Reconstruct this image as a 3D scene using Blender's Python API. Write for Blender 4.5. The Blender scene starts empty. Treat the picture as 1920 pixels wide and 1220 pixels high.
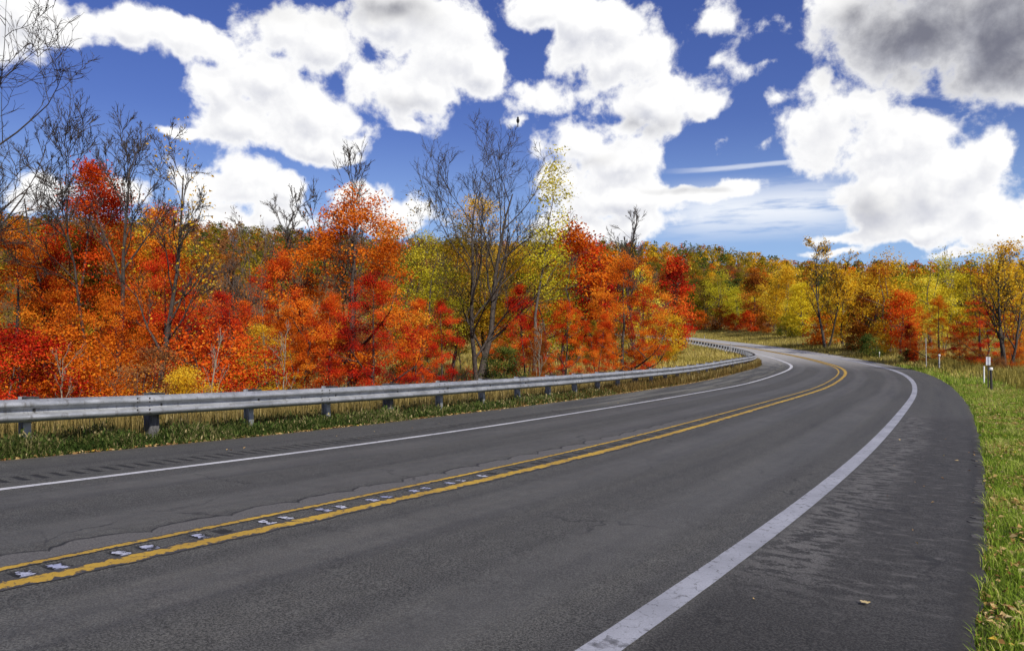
import bpy, math, random
import numpy as np
from mathutils import Vector, noise as mnoise
from mathutils.geometry import delaunay_2d_cdt

sc = bpy.context.scene
COL = sc.collection
rng = np.random.default_rng(7)
random.seed(7)

# ------------------------------------------------------------------ camera, light, exposure
F = 1376.0; HZ = 645.0; EYE = 1.6          # focal length and horizon in pixels of the 1920 wide photo, eye height
cam_d = bpy.data.cameras.new('camera'); cam = bpy.data.objects.new('camera', cam_d); COL.objects.link(cam)
cam_d.sensor_width = 36; cam_d.lens = F/1920*36; cam_d.shift_y = 35/1920
cam_d.clip_end = 6000; cam_d.clip_start = .05
cam.location = (0, 0, EYE); cam.rotation_euler = (math.pi/2, 0, 0)
sc.camera = cam
SUN_AZ = math.radians(149); SUN_EL = math.radians(40)     # azimuth clockwise from +Y: behind the viewer, to the right
sd = Vector((math.sin(SUN_AZ)*math.cos(SUN_EL), math.cos(SUN_AZ)*math.cos(SUN_EL), math.sin(SUN_EL)))
sun_d = bpy.data.lights.new('sun', 'SUN'); sun = bpy.data.objects.new('sun', sun_d); COL.objects.link(sun)
sun_d.energy = 4.3; sun_d.angle = math.radians(.6); sun_d.color = (1, .95, .87)
sun.rotation_euler = (-sd).to_track_quat('-Z', 'Y').to_euler()
sc.view_settings.view_transform = 'Standard'; sc.view_settings.look = 'None'
sc.view_settings.exposure = 0.3; sc.view_settings.gamma = 1.0; sc.view_settings.use_curve_mapping = False
sc.cycles.use_denoising = True
sc.cycles.max_bounces = 5; sc.cycles.diffuse_bounces = 3; sc.cycles.glossy_bounces = 2; sc.cycles.transmission_bounces = 3
sc.cycles.sample_clamp_indirect = 4

# ------------------------------------------------------------------ shader node helper
class NT:
    def __init__(s, tree): s.t = tree; s.n = tree.nodes; s.l = tree.links
    def new(s, typ, **kw):
        n = s.n.new(typ)
        for k, v in kw.items(): setattr(n, k, v)
        return n
    def put(s, sock, v):
        if isinstance(v, bpy.types.NodeSocket): s.l.new(v, sock)
        elif v is not None:
            if isinstance(v, (tuple, list)) and len(v) == 3 and sock.type == 'RGBA': v = (*v, 1)
            sock.default_value = v
    def m(s, op, a, b=None, c=None, clamp=False):
        n = s.new('ShaderNodeMath', operation=op, use_clamp=clamp)
        s.put(n.inputs[0], a); s.put(n.inputs[1], b); s.put(n.inputs[2], c)
        return n.outputs[0]
    def vm(s, op, a, b=None, out=0):
        n = s.new('ShaderNodeVectorMath', operation=op); s.put(n.inputs[0], a); s.put(n.inputs[1], b)
        return n.outputs[out]
    def mix(s, f, a, b, mode='MIX'):
        n = s.new('ShaderNodeMix', data_type='RGBA', blend_type=mode)
        s.put(n.inputs[0], f); s.put(n.inputs[6], a); s.put(n.inputs[7], b)
        return n.outputs[2]
    def noise(s, vec, scale, detail=3, rough=.5, dist=0., out=0, dim='3D'):
        n = s.new('ShaderNodeTexNoise', noise_dimensions=dim)
        s.put(n.inputs['Vector'], vec); n.inputs['Scale'].default_value = scale; n.inputs['Detail'].default_value = detail
        n.inputs['Roughness'].default_value = rough; n.inputs['Distortion'].default_value = dist
        return n.outputs[out]
    def ss(s, v, a, b, to0=0., to1=1.):
        n = s.new('ShaderNodeMapRange', interpolation_type='SMOOTHSTEP'); s.put(n.inputs[0], v)
        n.inputs[1].default_value = a; n.inputs[2].default_value = b; n.inputs[3].default_value = to0; n.inputs[4].default_value = to1
        return n.outputs[0]
    def ramp(s, f, stops):
        n = s.new('ShaderNodeValToRGB'); e = n.color_ramp.elements
        while len(e) < len(stops): e.new(.5)
        for el, (p, c) in zip(e, stops): el.position = p; el.color = (*c, 1)
        s.put(n.inputs[0], f); return n.outputs[0]
    def attr(s, name, out=2):
        return s.new('ShaderNodeAttribute', attribute_name=name).outputs[out]
    def sep(s, v):
        n = s.new('ShaderNodeSeparateXYZ'); s.put(n.inputs[0], v); return n.outputs
    def comb(s, x, y, z):
        n = s.new('ShaderNodeCombineXYZ')
        for i, v in enumerate((x, y, z)): s.put(n.inputs[i], v)
        return n.outputs[0]

# ------------------------------------------------------------------ sky: Sky Texture with cumulus laid out by direction
world = bpy.data.worlds.new('World'); sc.world = world; world.use_nodes = True
W = NT(world.node_tree); W.n.clear()
def build_sky():
    sky = W.new('ShaderNodeTexSky', sky_type='NISHITA', sun_disc=False, sun_elevation=SUN_EL, sun_rotation=SUN_AZ,
                altitude=200, air_density=1.0, dust_density=1.0, ozone_density=3.0)
    hs = W.new('ShaderNodeHueSaturation'); hs.inputs['Hue'].default_value = .528
    hs.inputs['Saturation'].default_value = 1.24; hs.inputs['Value'].default_value = 1.0
    W.l.new(sky.outputs[0], hs.inputs['Color'])
    tc = W.new('ShaderNodeTexCoord'); D = W.vm('NORMALIZE', tc.outputs['Generated'])
    # (cx, cy, rx, ry, weight) of each puff as seen from the road, turned into azimuth and elevation
    puffs = [
     (520,60,95,65,1),(610,95,95,75,1),(500,160,95,60,1),(400,185,75,50,1),(455,235,115,45,1),(575,215,95,75,1),(600,265,90,38,1),(355,245,50,16,.8),(640,285,50,16,.8),
     (750,40,150,60,1),(850,95,115,75,1),(780,180,115,60,1),(905,130,62,58,1),(690,150,60,60,.9),(760,230,60,20,.8),
     (470,350,95,58,1),(380,350,60,40,1),(520,400,85,42,1),(440,415,110,35,1),(550,360,50,40,1),
     (690,365,58,46,1),(765,390,70,36,1),(720,415,110,32,1),
     (50,40,120,60,1),(125,72,52,28,.8),(255,58,62,34,.85),(340,75,85,42,.95),(400,95,50,30,.8),(60,360,70,40,.9),(230,350,60,26,.8),
     (1000,22,80,38,1),(1085,55,70,60,1),(1150,45,75,62,1),(1165,120,105,72,1),(1070,105,65,45,1),(1225,195,130,62,1),(1310,205,65,42,1),(1180,250,75,26,.8),
     (1005,190,62,34,.75),(965,220,26,24,.7),
     (1075,265,88,52,1),(1170,300,95,55,1),(1060,330,70,45,1),(1160,375,125,58,1),(1200,430,110,40,1),(1330,358,105,22,.8),(1100,430,110,40,1),
     (1528,165,40,42,.85),(1550,212,84,70,1),(1575,160,30,30,.6),(1635,200,50,40,1),(1650,275,115,66,1),(1722,255,56,42,1),(1795,318,84,58,1),(1760,365,135,85,1),(1855,372,56,50,1),
     (1640,385,80,60,1),(1560,440,75,20,.8),(1700,430,150,30,1),(1880,430,80,36,1),
     (1740,55,230,85,1.1),(1890,85,130,90,1.1),(1600,25,100,42,.9),(1845,138,100,30,.6),
     (1345,40,75,34,.40),(1400,62,70,30,.38),(1350,110,48,22,.33),(1430,125,40,16,.33),(1455,195,22,24,.44),(1356,276,18,26,.36),(1300,300,24,14,.33),(1440,270,45,14,.33),
     (1790,472,60,12,.8),(1560,470,50,10,.6)]
    dark = [(1750,55,240,120,1.1),(1900,70,190,120,1.1),(1620,395,150,85,.26),(1560,300,90,70,.15),(700,20,160,45,.5),(470,5,130,35,.45),(1220,245,120,28,.4),(1100,320,110,20,.3),(1300,370,110,14,.4),(470,290,110,20,.1),(750,215,110,30,.22),(1480,45,60,40,.3),(470,425,120,30,.12),(1075,150,70,45,.25)]
    def ang(px, py):
        az = math.atan((px-960)/F); return az, math.atan((HZ-py)/F*math.cos(az))
    def field(dirn, lst, warp):
        x, y, z = W.sep(dirn)
        U = W.m('ARCTAN2', x, y); V = W.m('ARCSINE', z)
        P = W.comb(U, V, 0.)
        if warp is not None: P = W.vm('ADD', P, warp)
        acc = None; Px, Py, _ = W.sep(P)
        for cx, cy, rx, ry, w in lst:
            a, e = ang(cx, cy)
            mp = W.new('ShaderNodeMapping', vector_type='TEXTURE')
            # each puff waits for the one before (third component, scaled away) so that few values are held at once
            W.put(mp.inputs[0], P if acc is None else W.comb(Px, Py, acc)); mp.inputs[1].default_value = (a, e, 0); mp.inputs[3].default_value = (rx/F*1.10, ry/F*1.10, 1 if acc is None else 1e7)
            v = W.m('MULTIPLY_ADD', W.vm('LENGTH', mp.outputs[0], out=1), -w, w)
            acc = v if acc is None else W.m('SMOOTH_MAX', acc, v, .22)
        return acc, U, V
    def density(dirn, oct_=8):
        wn = W.noise(dirn, 13, 4, .5, out=1)
        warp = W.vm('MULTIPLY', W.vm('SUBTRACT', wn, (.5, .5, .5)), (.09, .055, 0))
        b, U, V = field(dirn, puffs, warp)
        # beyond the picture the same broken cumulus goes on
        outside = W.m('MAXIMUM', W.ss(W.m('ABSOLUTE', U), .66, .80), W.ss(V, .47, .58))
        gen = W.m('MULTIPLY_ADD', W.noise(dirn, 3.2, 3, .5), 2.6, -1.35)
        b = W.m('MAXIMUM', b, W.m('MULTIPLY_ADD', outside, 3., W.m('SUBTRACT', gen, 3.)))
        n1 = W.noise(dirn, 19, oct_, .58, .15)
        return W.m('ADD', b, W.m('MULTIPLY_ADD', n1, 1.6, -.90)), U, V, n1
    d0, U, V, n0 = density(D)
    # the same field a little way towards the sun: where it thins out that way the cloud is lit
    tow = W.vm('NORMALIZE', W.vm('ADD', D, (.010, -.004, .020)))
    d1, _, _, _ = density(tow, 4); ds0 = W.m('ADD', W.m('SUBTRACT', d0, W.m('MULTIPLY', n0, 1.6)), W.m('MULTIPLY', W.noise(D, 19, 4, .58, .15), 1.6))
    lit = W.m('MULTIPLY_ADD', W.m('SUBTRACT', ds0, d1), .75, .70, clamp=True)
    thick = W.ss(d0, .12, 1.15)
    dk, _, _ = field(D, dark, W.vm('MULTIPLY', W.vm('SUBTRACT', W.noise(D, 7, 3, .5, out=1), (.5, .5, .5)), (.14, .09, 0)))
    dkm = W.ss(dk, .02, .55)
    alpha = W.ss(d0, .0, .32)
    # high thin veil and a streak of cirrus
    vx = W.m('MULTIPLY', W.ss(W.m('ABSOLUTE', W.m('SUBTRACT', V, ang(1430, 392)[1])), .05, .0), W.ss(W.m('ABSOLUTE', W.m('SUBTRACT', U, ang(1430, 390)[0])), .20, .05))
    stretch = W.noise(W.vm('MULTIPLY', W.comb(U, V, 0.), (6, 42, 1)), 1.6, 5, .6)
    veil = W.m('MULTIPLY', vx, W.ss(stretch, .24, .56, 0, .92))
    a0, e0 = ang(1250, 322); a1, e1 = ang(1540, 299)
    line = W.m('SUBTRACT', W.m('SUBTRACT', V, e0), W.m('MULTIPLY', W.m('SUBTRACT', U, a0), (e1-e0)/(a1-a0)))
    line = W.m('ADD', line, W.m('MULTIPLY_ADD', stretch, .008, -.004))
    streak = W.m('MULTIPLY', W.ss(W.m('ABSOLUTE', line), .0045, .0008), W.m('MULTIPLY', W.ss(U, a0-.02, a0+.08), W.ss(U, a1+.01, a1-.05)))
    veil = W.m('MAXIMUM', veil, W.m('MULTIPLY', streak, .55))
    shade = W.m('MULTIPLY', W.m('SUBTRACT', 1., lit), W.ss(d0, .1, .6), None)
    cc = W.mix(W.m('MULTIPLY', shade, .95), (.87, .866, .86), (.37, .39, .48))
    cc = W.mix(W.m('MULTIPLY', dkm, W.ss(d0, .05, 1.0, .25, .93)), cc, (.105, .11, .155))
    base = W.mix(1., hs.outputs[0], (.086, .086, .087), 'MULTIPLY')
    base = W.mix(W.ss(V, .30, .05, 0, .72), base, (.285, .455, .74))      # paler towards the horizon, all round
    base = W.mix(veil, base, (.74, .77, .82))
    colr = W.mix(alpha, base, cc)
    bg = W.new('ShaderNodeBackground'); W.put(bg.inputs[0], colr); bg.inputs[1].default_value = 1.0
    out = W.new('ShaderNodeOutputWorld'); W.l.new(bg.outputs[0], out.inputs[0])
build_sky()

# ------------------------------------------------------------------ scene-graph helpers
def tag(o, label=None, cat=None, group=None, kind=None):
    if label: o['label'] = label
    if cat: o['category'] = cat
    if group: o['group'] = group
    if kind: o['kind'] = kind
    return o
def empty(name, loc, rz=0., sx=1., sz=1.):
    o = bpy.data.objects.new(name, None); COL.objects.link(o)
    o.location = loc; o.rotation_euler = (0, 0, rz); o.scale = (sx, sx, sz); o.empty_display_size = .2
    return o
def mesh_np(name, V, faces, mats=(), attrs=None, smooth=False):
    """faces: list of int arrays (n,k); attrs: {name: per-vertex float array or (n,3)}"""
    me = bpy.data.meshes.new(name); V = np.asarray(V, np.float32)
    faces = [np.asarray(f, np.int32) for f in faces if len(f)]
    me.vertices.add(len(V)); me.vertices.foreach_set('co', V.ravel())
    tot = np.concatenate([np.full(len(f), f.shape[1], np.int32) for f in faces])
    idx = np.concatenate([f.ravel() for f in faces])
    me.loops.add(len(idx)); me.loops.foreach_set('vertex_index', idx)
    me.polygons.add(len(tot)); st = np.concatenate([[0], np.cumsum(tot)[:-1]]).astype(np.int32)
    me.polygons.foreach_set('loop_start', st); me.polygons.foreach_set('loop_total', tot)
    me.polygons.foreach_set('use_smooth', np.full(len(tot), bool(smooth)))
    for k, a in (attrs or {}).items():
        a = np.asarray(a, np.float32)
        at = me.attributes.new(k, 'FLOAT_VECTOR' if a.ndim == 2 else 'FLOAT', 'POINT')
        at.data.foreach_set('vector' if a.ndim == 2 else 'value', a.ravel())
    for m in mats: me.materials.append(m)
    me.update(calc_edges=True)
    return me
def obj(name, me, parent=None, mat=None):
    o = bpy.data.objects.new(name, me); COL.objects.link(o); o.parent = parent
    if mat is not None:
        if len(me.materials) == 0: me.materials.append(None)
        o.material_slots[0].link = 'OBJECT'; o.material_slots[0].material = mat
    return o
class MB:
    """small mesh collector: boxes and tubes"""
    def __init__(s): s.v = []; s.f = []
    def box(s, c, d, M=None):
        b = len(s.v); c = np.array(c); d = np.array(d)/2
        for x in (-1, 1):
            for y in (-1, 1):
                for z in (-1, 1):
                    p = np.array((x, y, z))*d; s.v.append((M @ p if M is not None else p)+c)
        s.f += [[b+i for i in q] for q in ((0,1,3,2),(4,6,7,5),(0,4,5,1),(2,3,7,6),(0,2,6,4),(1,5,7,3))]
        return s
    def lathe(s, rings, n=8, c=(0, 0, 0), axis=2):
        b = len(s.v); c = np.array(c, float)
        for r, z in rings:
            for k in range(n):
                a = 2*math.pi*k/n; p = [r*math.cos(a), r*math.sin(a), z]
                if axis == 0: p = [p[2], p[0], p[1]]
                if axis == 1: p = [p[0], p[2], p[1]]
                s.v.append(c+np.array(p))
        for i in range(len(rings)-1):
            for k in range(n):
                s.f.append([b+i*n+k, b+i*n+(k+1) % n, b+(i+1)*n+(k+1) % n, b+(i+1)*n+k])
        s.f.append([b+k for k in range(n)][::-1]); e = b+(len(rings)-1)*n; s.f.append([e+k for k in range(n)])
        return s
    def mesh(s, name, mat=None, smooth=False):
        me = bpy.data.meshes.new(name); me.from_pydata([tuple(p) for p in s.v], [], s.f)
        if mat: me.materials.append(mat)
        if smooth: me.polygons.foreach_set('use_smooth', [True]*len(me.polygons))
        me.update(); return me

# ------------------------------------------------------------------ materials
def material(name, fn):
    m = bpy.data.materials.new(name); m.use_nodes = True; t = NT(m.node_tree); t.n.clear()
    out = t.new('ShaderNodeOutputMaterial'); t.l.new(fn(t), out.inputs[0]); return m
def principled(t, color, rough=.8, metal=0., bump=None, bstr=.3, bdist=.01, spec=.4):
    p = t.new('ShaderNodeBsdfPrincipled'); t.put(p.inputs['Base Color'], color); t.put(p.inputs['Roughness'], rough)
    t.put(p.inputs['Metallic'], metal); p.inputs['Specular IOR Level'].default_value = spec
    if bump is not None:
        b = t.new('ShaderNodeBump'); b.inputs['Strength'].default_value = bstr; b.inputs['Distance'].default_value = bdist
        t.put(b.inputs['Height'], bump); t.l.new(b.outputs[0], p.inputs['Normal'])
    return p.outputs[0]
def leaf_material(name, stops, trans=.46):
    def fn(t):
        oi = t.new('ShaderNodeObjectInfo')
        f = t.m('ADD', t.attr('tint'), t.m('MULTIPLY_ADD', oi.outputs['Random'], .26, -.13), clamp=True)
        c = t.ramp(f, stops)
        d = t.new('ShaderNodeBsdfDiffuse'); t.put(d.inputs[0], c)
        tr = t.new('ShaderNodeBsdfTranslucent'); t.put(tr.inputs[0], c)
        mx = t.new('ShaderNodeMixShader'); mx.inputs[0].default_value = trans
        t.l.new(d.outputs[0], mx.inputs[1]); t.l.new(tr.outputs[0], mx.inputs[2]); return mx.outputs[0]
    return material(name, fn)
LEAF = {
 'red':    leaf_material('leaf red',    [(0,(.14,.010,.008)),(.35,(.46,.020,.012)),(.7,(.76,.055,.016)),(1,(.80,.22,.03))]),
 'fire':   leaf_material('leaf fire',   [(0,(.24,.014,.008)),(.35,(.58,.050,.010)),(.7,(.78,.14,.016)),(1,(.80,.30,.03))]),
 'orange': leaf_material('leaf orange', [(0,(.26,.045,.008)),(.35,(.60,.125,.010)),(.7,(.79,.235,.018)),(1,(.82,.38,.035))]),
 'gold':   leaf_material('leaf gold',   [(0,(.38,.21,.012)),(.35,(.66,.38,.018)),(.7,(.80,.50,.03)),(1,(.84,.64,.08))]),
 'yellow': leaf_material('leaf yellow', [(0,(.42,.30,.015)),(.35,(.74,.56,.025)),(.7,(.86,.70,.04)),(1,(.88,.77,.12))]),
 'olive':  leaf_material('leaf olive',  [(0,(.055,.05,.010)),(.35,(.18,.145,.015)),(.7,(.36,.26,.022)),(1,(.54,.36,.035))]),
 'lime':   leaf_material('leaf lime',   [(0,(.17,.17,.014)),(.35,(.42,.38,.022)),(.7,(.62,.54,.03)),(1,(.76,.64,.06))]),
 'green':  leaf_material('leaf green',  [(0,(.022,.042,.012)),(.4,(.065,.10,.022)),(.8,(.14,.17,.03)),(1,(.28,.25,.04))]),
 'rust':   leaf_material('leaf rust',   [(0,(.11,.035,.012)),(.4,(.32,.095,.014)),(.8,(.54,.19,.02)),(1,(.66,.30,.035))]),
 'brown':  leaf_material('leaf brown',  [(0,(.10,.05,.025)),(.4,(.22,.10,.04)),(.8,(.36,.15,.05)),(1,(.45,.22,.06))]),
}
def bark_fn(c0, c1):
    def fn(t):
        tc = t.new('ShaderNodeTexCoord').outputs['Object']
        n = t.noise(t.vm('MULTIPLY', tc, (9, 9, 2)), 2.2, 4, .65)
        c = t.mix(t.ss(n, .3, .7), c0, c1)
        return principled(t, c, .9, bump=n, bstr=.6, bdist=.03, spec=.2)
    return fn
BARK = material('bark grey brown', bark_fn((.055, .043, .034), (.15, .125, .105)))
BARK_DK = material('bark dark', bark_fn((.026, .021, .018), (.085, .068, .056)))
BARK_LT = material('bark pale', bark_fn((.16, .14, .10), (.34, .30, .22)))

def asphalt_fn(t):
    ros = t.attr('ros', 1); o, s, g = t.sep(ros)
    pos = t.new('ShaderNodeNewGeometry').outputs['Position']
    fine = t.noise(pos, 130, 2, .7); grit = t.noise(pos, 78, 4, .8); mid = t.noise(pos, 6, 4, .6); big = t.noise(pos, .45, 3, .55)
    c = t.mix(t.ss(grit, .40, .62), (.016, .0158, .015), (.098, .096, .089))
    c = t.mix(t.ss(fine, .62, .74, 0, .75), c, (.25, .245, .24))
    # wheel tracks polished lighter, in a smoother grey
    tr = None
    for c0 in (-2.55, -1.0, 1.05, 2.65):
        v = t.ss(t.m('ABSOLUTE', t.m('SUBTRACT', o, c0)), .55, .1); tr = v if tr is None else t.m('MAXIMUM', tr, v)
    c = t.mix(t.m('MULTIPLY', tr, t.ss(big, .3, .7, .15, .6)), c, (.089, .087, .080))
    streak = t.noise(t.comb(t.m('MULTIPLY', o, 2.2), t.m('MULTIPLY', s, .07), 0.), 1.6, 4, .6)
    c = t.mix(1., c, t.ramp(streak, [(.25, (.72, .72, .75)), (.5, (1, 1, 1)), (.8, (1.25, 1.23, 1.18))]), 'MULTIPLY')
    c = t.mix(1., c, t.ramp(mid, [(.25, (.86, .86, .86)), (.75, (1.14, 1.14, 1.14))]), 'MULTIPLY')
    # scalloped old patches beside the centre line with a crack round each
    ph = t.m('FRACT', t.m('DIVIDE', t.m('ADD', s, 5.32), .74))
    sc_edge = t.m('MULTIPLY', t.m('POWER', t.m('SINE', t.m('MULTIPLY', ph, math.pi)), .45), -.17)
    sc_edge = t.m('ADD', t.m('ADD', sc_edge, -.42), t.m('MULTIPLY_ADD', t.noise(pos, 3, 2, .5), .24, -.12))
    side = t.m('SUBTRACT', o, sc_edge)
    near = t.ss(s, 11., 3.)
    patch = t.m('MULTIPLY', t.m('MULTIPLY', t.ss(side, -.01, .02), t.ss(o, -.2, -.25)), near)
    c = t.mix(t.m('MULTIPLY', patch, .65), c, t.mix(t.ss(grit, .3, .7), (.07, .066, .066), (.145, .138, .132)))
    crk = t.m('MULTIPLY', t.ss(t.m('ABSOLUTE', side), .026, .006), t.ss(s, 16., 6.))
    c = t.mix(t.m('MULTIPLY', crk, t.ss(mid, .3, .5, .25, .9)), c, (.012, .012, .013))
    # right shoulder: sealed dark, worn through in ragged blotches
    rs = t.m('MULTIPLY', t.ss(o, 3.55, 3.75), t.ss(s, 13.5, 10.5))
    blot = t.noise(t.comb(t.m('MULTIPLY', o, 2.2), t.m('MULTIPLY', s, 4.2), 0.), 2.3, 6, .70)
    bandv = t.ss(t.m('ADD', o, t.m('MULTIPLY', big, .8)), 4.9, 4.1)
    c = t.mix(t.m('MULTIPLY', rs, .75), c, t.mix(t.ss(grit, .38, .64), (.055, .053, .050), (.150, .144, .136)))
    darkm = t.m('MULTIPLY', rs, t.m('MAXIMUM', t.m('MAXIMUM', t.m('MULTIPLY', t.ss(blot, .48, .54), .95), t.m('MULTIPLY', t.ss(bandv, .6, .1), .8)), t.ss(t.m('ADD', s, t.m('MULTIPLY', blot, 5.)), .2, -1.2)))
    c = t.mix(t.m('MULTIPLY', darkm, .85), c, t.mix(t.ss(grit, .42, .62), (.004, .004, .004), (.040, .038, .036)))
    c = t.mix(t.m('MULTIPLY', t.m('MULTIPLY', rs, t.m('MULTIPLY', t.ss(blot, .45, .36), t.ss(s, -4.5, -2.5))), .6), c, (.105, .10, .094))
    # left shoulder: pale worn patches
    ls = t.m('MULTIPLY', t.ss(o, -3.5, -3.7), t.ss(s, 6., 14.))
    lp = t.noise(t.comb(t.m('MULTIPLY', o, 1.6), t.m('MULTIPLY', s, .14), 3.), 1.6, 4, .6)
    c = t.mix(t.m('MULTIPLY', ls, t.ss(lp, .42, .62, 0, .8)), c, (.13, .126, .108))
    c = t.mix(t.m('MULTIPLY', ls, t.ss(lp, .36, .28)), c, (.035, .034, .033))
    c = t.mix(t.ss(o, 4.95, 5.06, 0, .35), c, (.10, .085, .06)); c = t.mix(t.ss(o, -5.15, -5.36, 0, .6), c, (.09, .07, .045))
    # far stretch beyond the bend turns paler
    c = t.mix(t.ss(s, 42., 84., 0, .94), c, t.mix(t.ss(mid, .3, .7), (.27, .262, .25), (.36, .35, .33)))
    # cracks: transverse and map
    vo = t.new('ShaderNodeTexVoronoi', feature='DISTANCE_TO_EDGE'); vo.inputs['Scale'].default_value = .55
    t.put(vo.inputs['Vector'], t.vm('ADD', pos, t.vm('MULTIPLY', t.noise(pos, 1.6, 4, .6, out=1), (.9, .9, 0))))
    c = t.mix(t.m('MULTIPLY', t.ss(vo.outputs[0], .012, .003), t.ss(big, .5, .62, 0, .7)), c, (.014, .014, .015))
    c = t.mix(t.m('MULTIPLY', t.m('MULTIPLY', t.ss(t.m('ADD', o, t.m('MULTIPLY_ADD', mid, .3, -.15)), 4.86, 4.97), t.ss(s, 9., 7.)), .6), c, (.022, .021, .020))
    c = t.mix(t.m('MULTIPLY', g, .9), c, (.010, .010, .011))
    h = t.m('ADD', t.m('MULTIPLY', grit, .7), t.m('MULTIPLY', fine, .3))
    return principled(t, c, t.ss(tr, 0, 1, .82, .68), bump=h, bstr=.4, bdist=.007, spec=.3)
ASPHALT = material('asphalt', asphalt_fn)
def paint_fn(c_new, c_old, wear0, wear1, under=(.04, .039, .041), edge=.35):
    def fn(t):
        ros = t.attr('ros', 1); o, s, g = t.sep(ros)
        pos = t.new('ShaderNodeNewGeometry').outputs['Position']
        n = t.noise(pos, 14, 6, .72); b = t.noise(pos, 1.3, 3, .6); gr = t.noise(pos, 90, 2, .7)
        vo = t.new('ShaderNodeTexVoronoi', feature='DISTANCE_TO_EDGE'); vo.inputs['Scale'].default_value = 7
        t.put(vo.inputs['Vector'], t.vm('ADD', pos, t.vm('MULTIPLY', t.noise(pos, 9, 3, .6, out=1), (.16, .16, 0))))
        c = t.mix(t.ss(b, .3, .7), c_new, c_old)
        c = t.mix(t.ss(gr, .3, .75, 0, .35), c, tuple(x*.55 for x in c_old))
        c = t.mix(t.m('MULTIPLY', t.ss(vo.outputs[0], .035, .008), t.ss(n, .42, .6, 0, .75)), c, under)
        c = t.mix(t.ss(t.m('ADD', n, t.m('MULTIPLY', g, edge)), wear0, wear1), c, under)
        return principled(t, c, .72, bump=gr, bstr=.35, bdist=.006, spec=.35)
    return fn
WHITE = material('white road paint', paint_fn((.315, .322, .36), (.22, .226, .255), .63, .74, edge=.06))
WHITE_R = material('white paint remnant', paint_fn((.52, .52, .56), (.26, .28, .42), .50, .58, (.02, .02, .022), edge=0))
WHITE_L = material('white road paint thin', paint_fn((.50, .50, .51), (.38, .38, .40), .66, .74, edge=.08))
YELLOW = material('yellow road paint', paint_fn((.48, .30, .030), (.33, .20, .026), .60, .69))
def ground_fn(t):
    pos = t.new('ShaderNodeNewGeometry').outputs['Position']; z = t.attr('zone')
    n = t.noise(pos, 1.1, 5, .65); f = t.noise(pos, 17, 4, .7)
    grass = t.mix(t.ss(n, .3, .7), (.035, .055, .014), (.075, .095, .022)); grass = t.mix(t.ss(f, .5, .7, 0, .6), grass, (.12, .085, .03))
    dry = t.mix(t.ss(n, .3, .7), (.16, .12, .045), (.25, .18, .06)); dry = t.mix(t.ss(f, .5, .75, 0, .6), dry, (.09, .09, .03))
    wood = t.mix(t.ss(f, .3, .7), (.045, .03, .016), (.16, .075, .025)); wood = t.mix(t.ss(n, .45, .7, 0, .5), wood, (.07, .06, .02))
    c = t.mix(t.ss(t.m('ADD', z, t.m('MULTIPLY_ADD', n, .5, -.25)), .2, .8), grass, dry)
    c = t.mix(t.ss(t.m('ADD', z, t.m('MULTIPLY_ADD', n, .5, -.25)), 1.2, 1.8), c, wood)
    return principled(t, c, .95, bump=f, bstr=.8, bdist=.05, spec=.1)
GROUND = material('verge soil and grass', ground_fn)
def blade_mat(name, stops): return leaf_material(name, stops, .3)
G_LAWN = blade_mat('grass green', [(0,(.05,.095,.013)),(.4,(.16,.25,.025)),(.75,(.30,.38,.05)),(1,(.50,.46,.16))])
G_WEED = blade_mat('weeds green', [(0,(.018,.034,.010)),(.45,(.060,.095,.020)),(.75,(.14,.16,.045)),(.9,(.30,.25,.11)),(1,(.42,.34,.17))])
G_DRY = blade_mat('grass dry', [(0,(.09,.075,.022)),(.4,(.24,.18,.055)),(.75,(.42,.32,.12)),(1,(.55,.45,.22))])
G_RUST = blade_mat('grass rusty', [(0,(.05,.040,.014)),(.4,(.15,.095,.03)),(.75,(.26,.17,.055)),(1,(.36,.27,.11))])
G_FIELD = blade_mat('grass field', [(0,(.12,.105,.022)),(.4,(.28,.23,.05)),(.75,(.42,.34,.09)),(1,(.52,.43,.16))])
LITTER = blade_mat('fallen leaves', [(0,(.13,.05,.02)),(.3,(.32,.17,.06)),(.6,(.52,.36,.15)),(.85,(.60,.48,.26)),(1,(.66,.42,.03))])
def galv_fn(t):
    pos = t.new('ShaderNodeTexCoord').outputs['Object']
    n = t.noise(t.vm('MULTIPLY', pos, (1, 1, 3)), 2.5, 5, .65); f = t.noise(pos, 40, 3, .6); b = t.noise(pos, .8, 2)
    c = t.mix(t.ss(n, .3, .7), (.25, .26, .27), (.42, .43, .445)); c = t.mix(t.ss(f, .5, .7, 0, .3), c, (.19, .19, .185))
    c = t.mix(t.ss(n, .62, .74, 0, .5), c, (.17, .15, .115))
    st = t.noise(t.vm('MULTIPLY', pos, (7, 7, .8)), 1.5, 4, .7)
    c = t.mix(t.ss(st, .52, .72, 0, .7), c, (.13, .12, .105)); c = t.mix(t.ss(t.noise(pos, 5, 5, .7), .64, .74, 0, .6), c, (.16, .085, .045))
    return principled(t, c, t.ss(b, .3, .7, .42, .6), .5, bump=f, bstr=.12, bdist=.004)
GALV = material('galvanised steel', galv_fn)
def wood_fn(c0, c1):
    def fn(t):
        pos = t.new('ShaderNodeTexCoord').outputs['Object']
        n = t.noise(t.vm('MULTIPLY', pos, (22, 22, 2.5)), 2, 5, .65)
        return principled(t, t.mix(t.ss(n, .3, .7), c0, c1), .9, bump=n, bstr=.6, bdist=.008, spec=.2)
    return fn
WOOD = material('weathered wood', wood_fn((.045, .042, .042), (.17, .165, .165)))
BLOCKW = material('dark spacer', wood_fn((.022, .021, .022), (.075, .07, .068)))
def flat(name, c, r=.6, m=0.): return material(name, lambda t: principled(t, t.mix(t.ss(t.noise(t.new('ShaderNodeTexCoord').outputs['Object'], 9, 4, .6), .3, .7), tuple(x*.82 for x in c), c), r, m))
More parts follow.
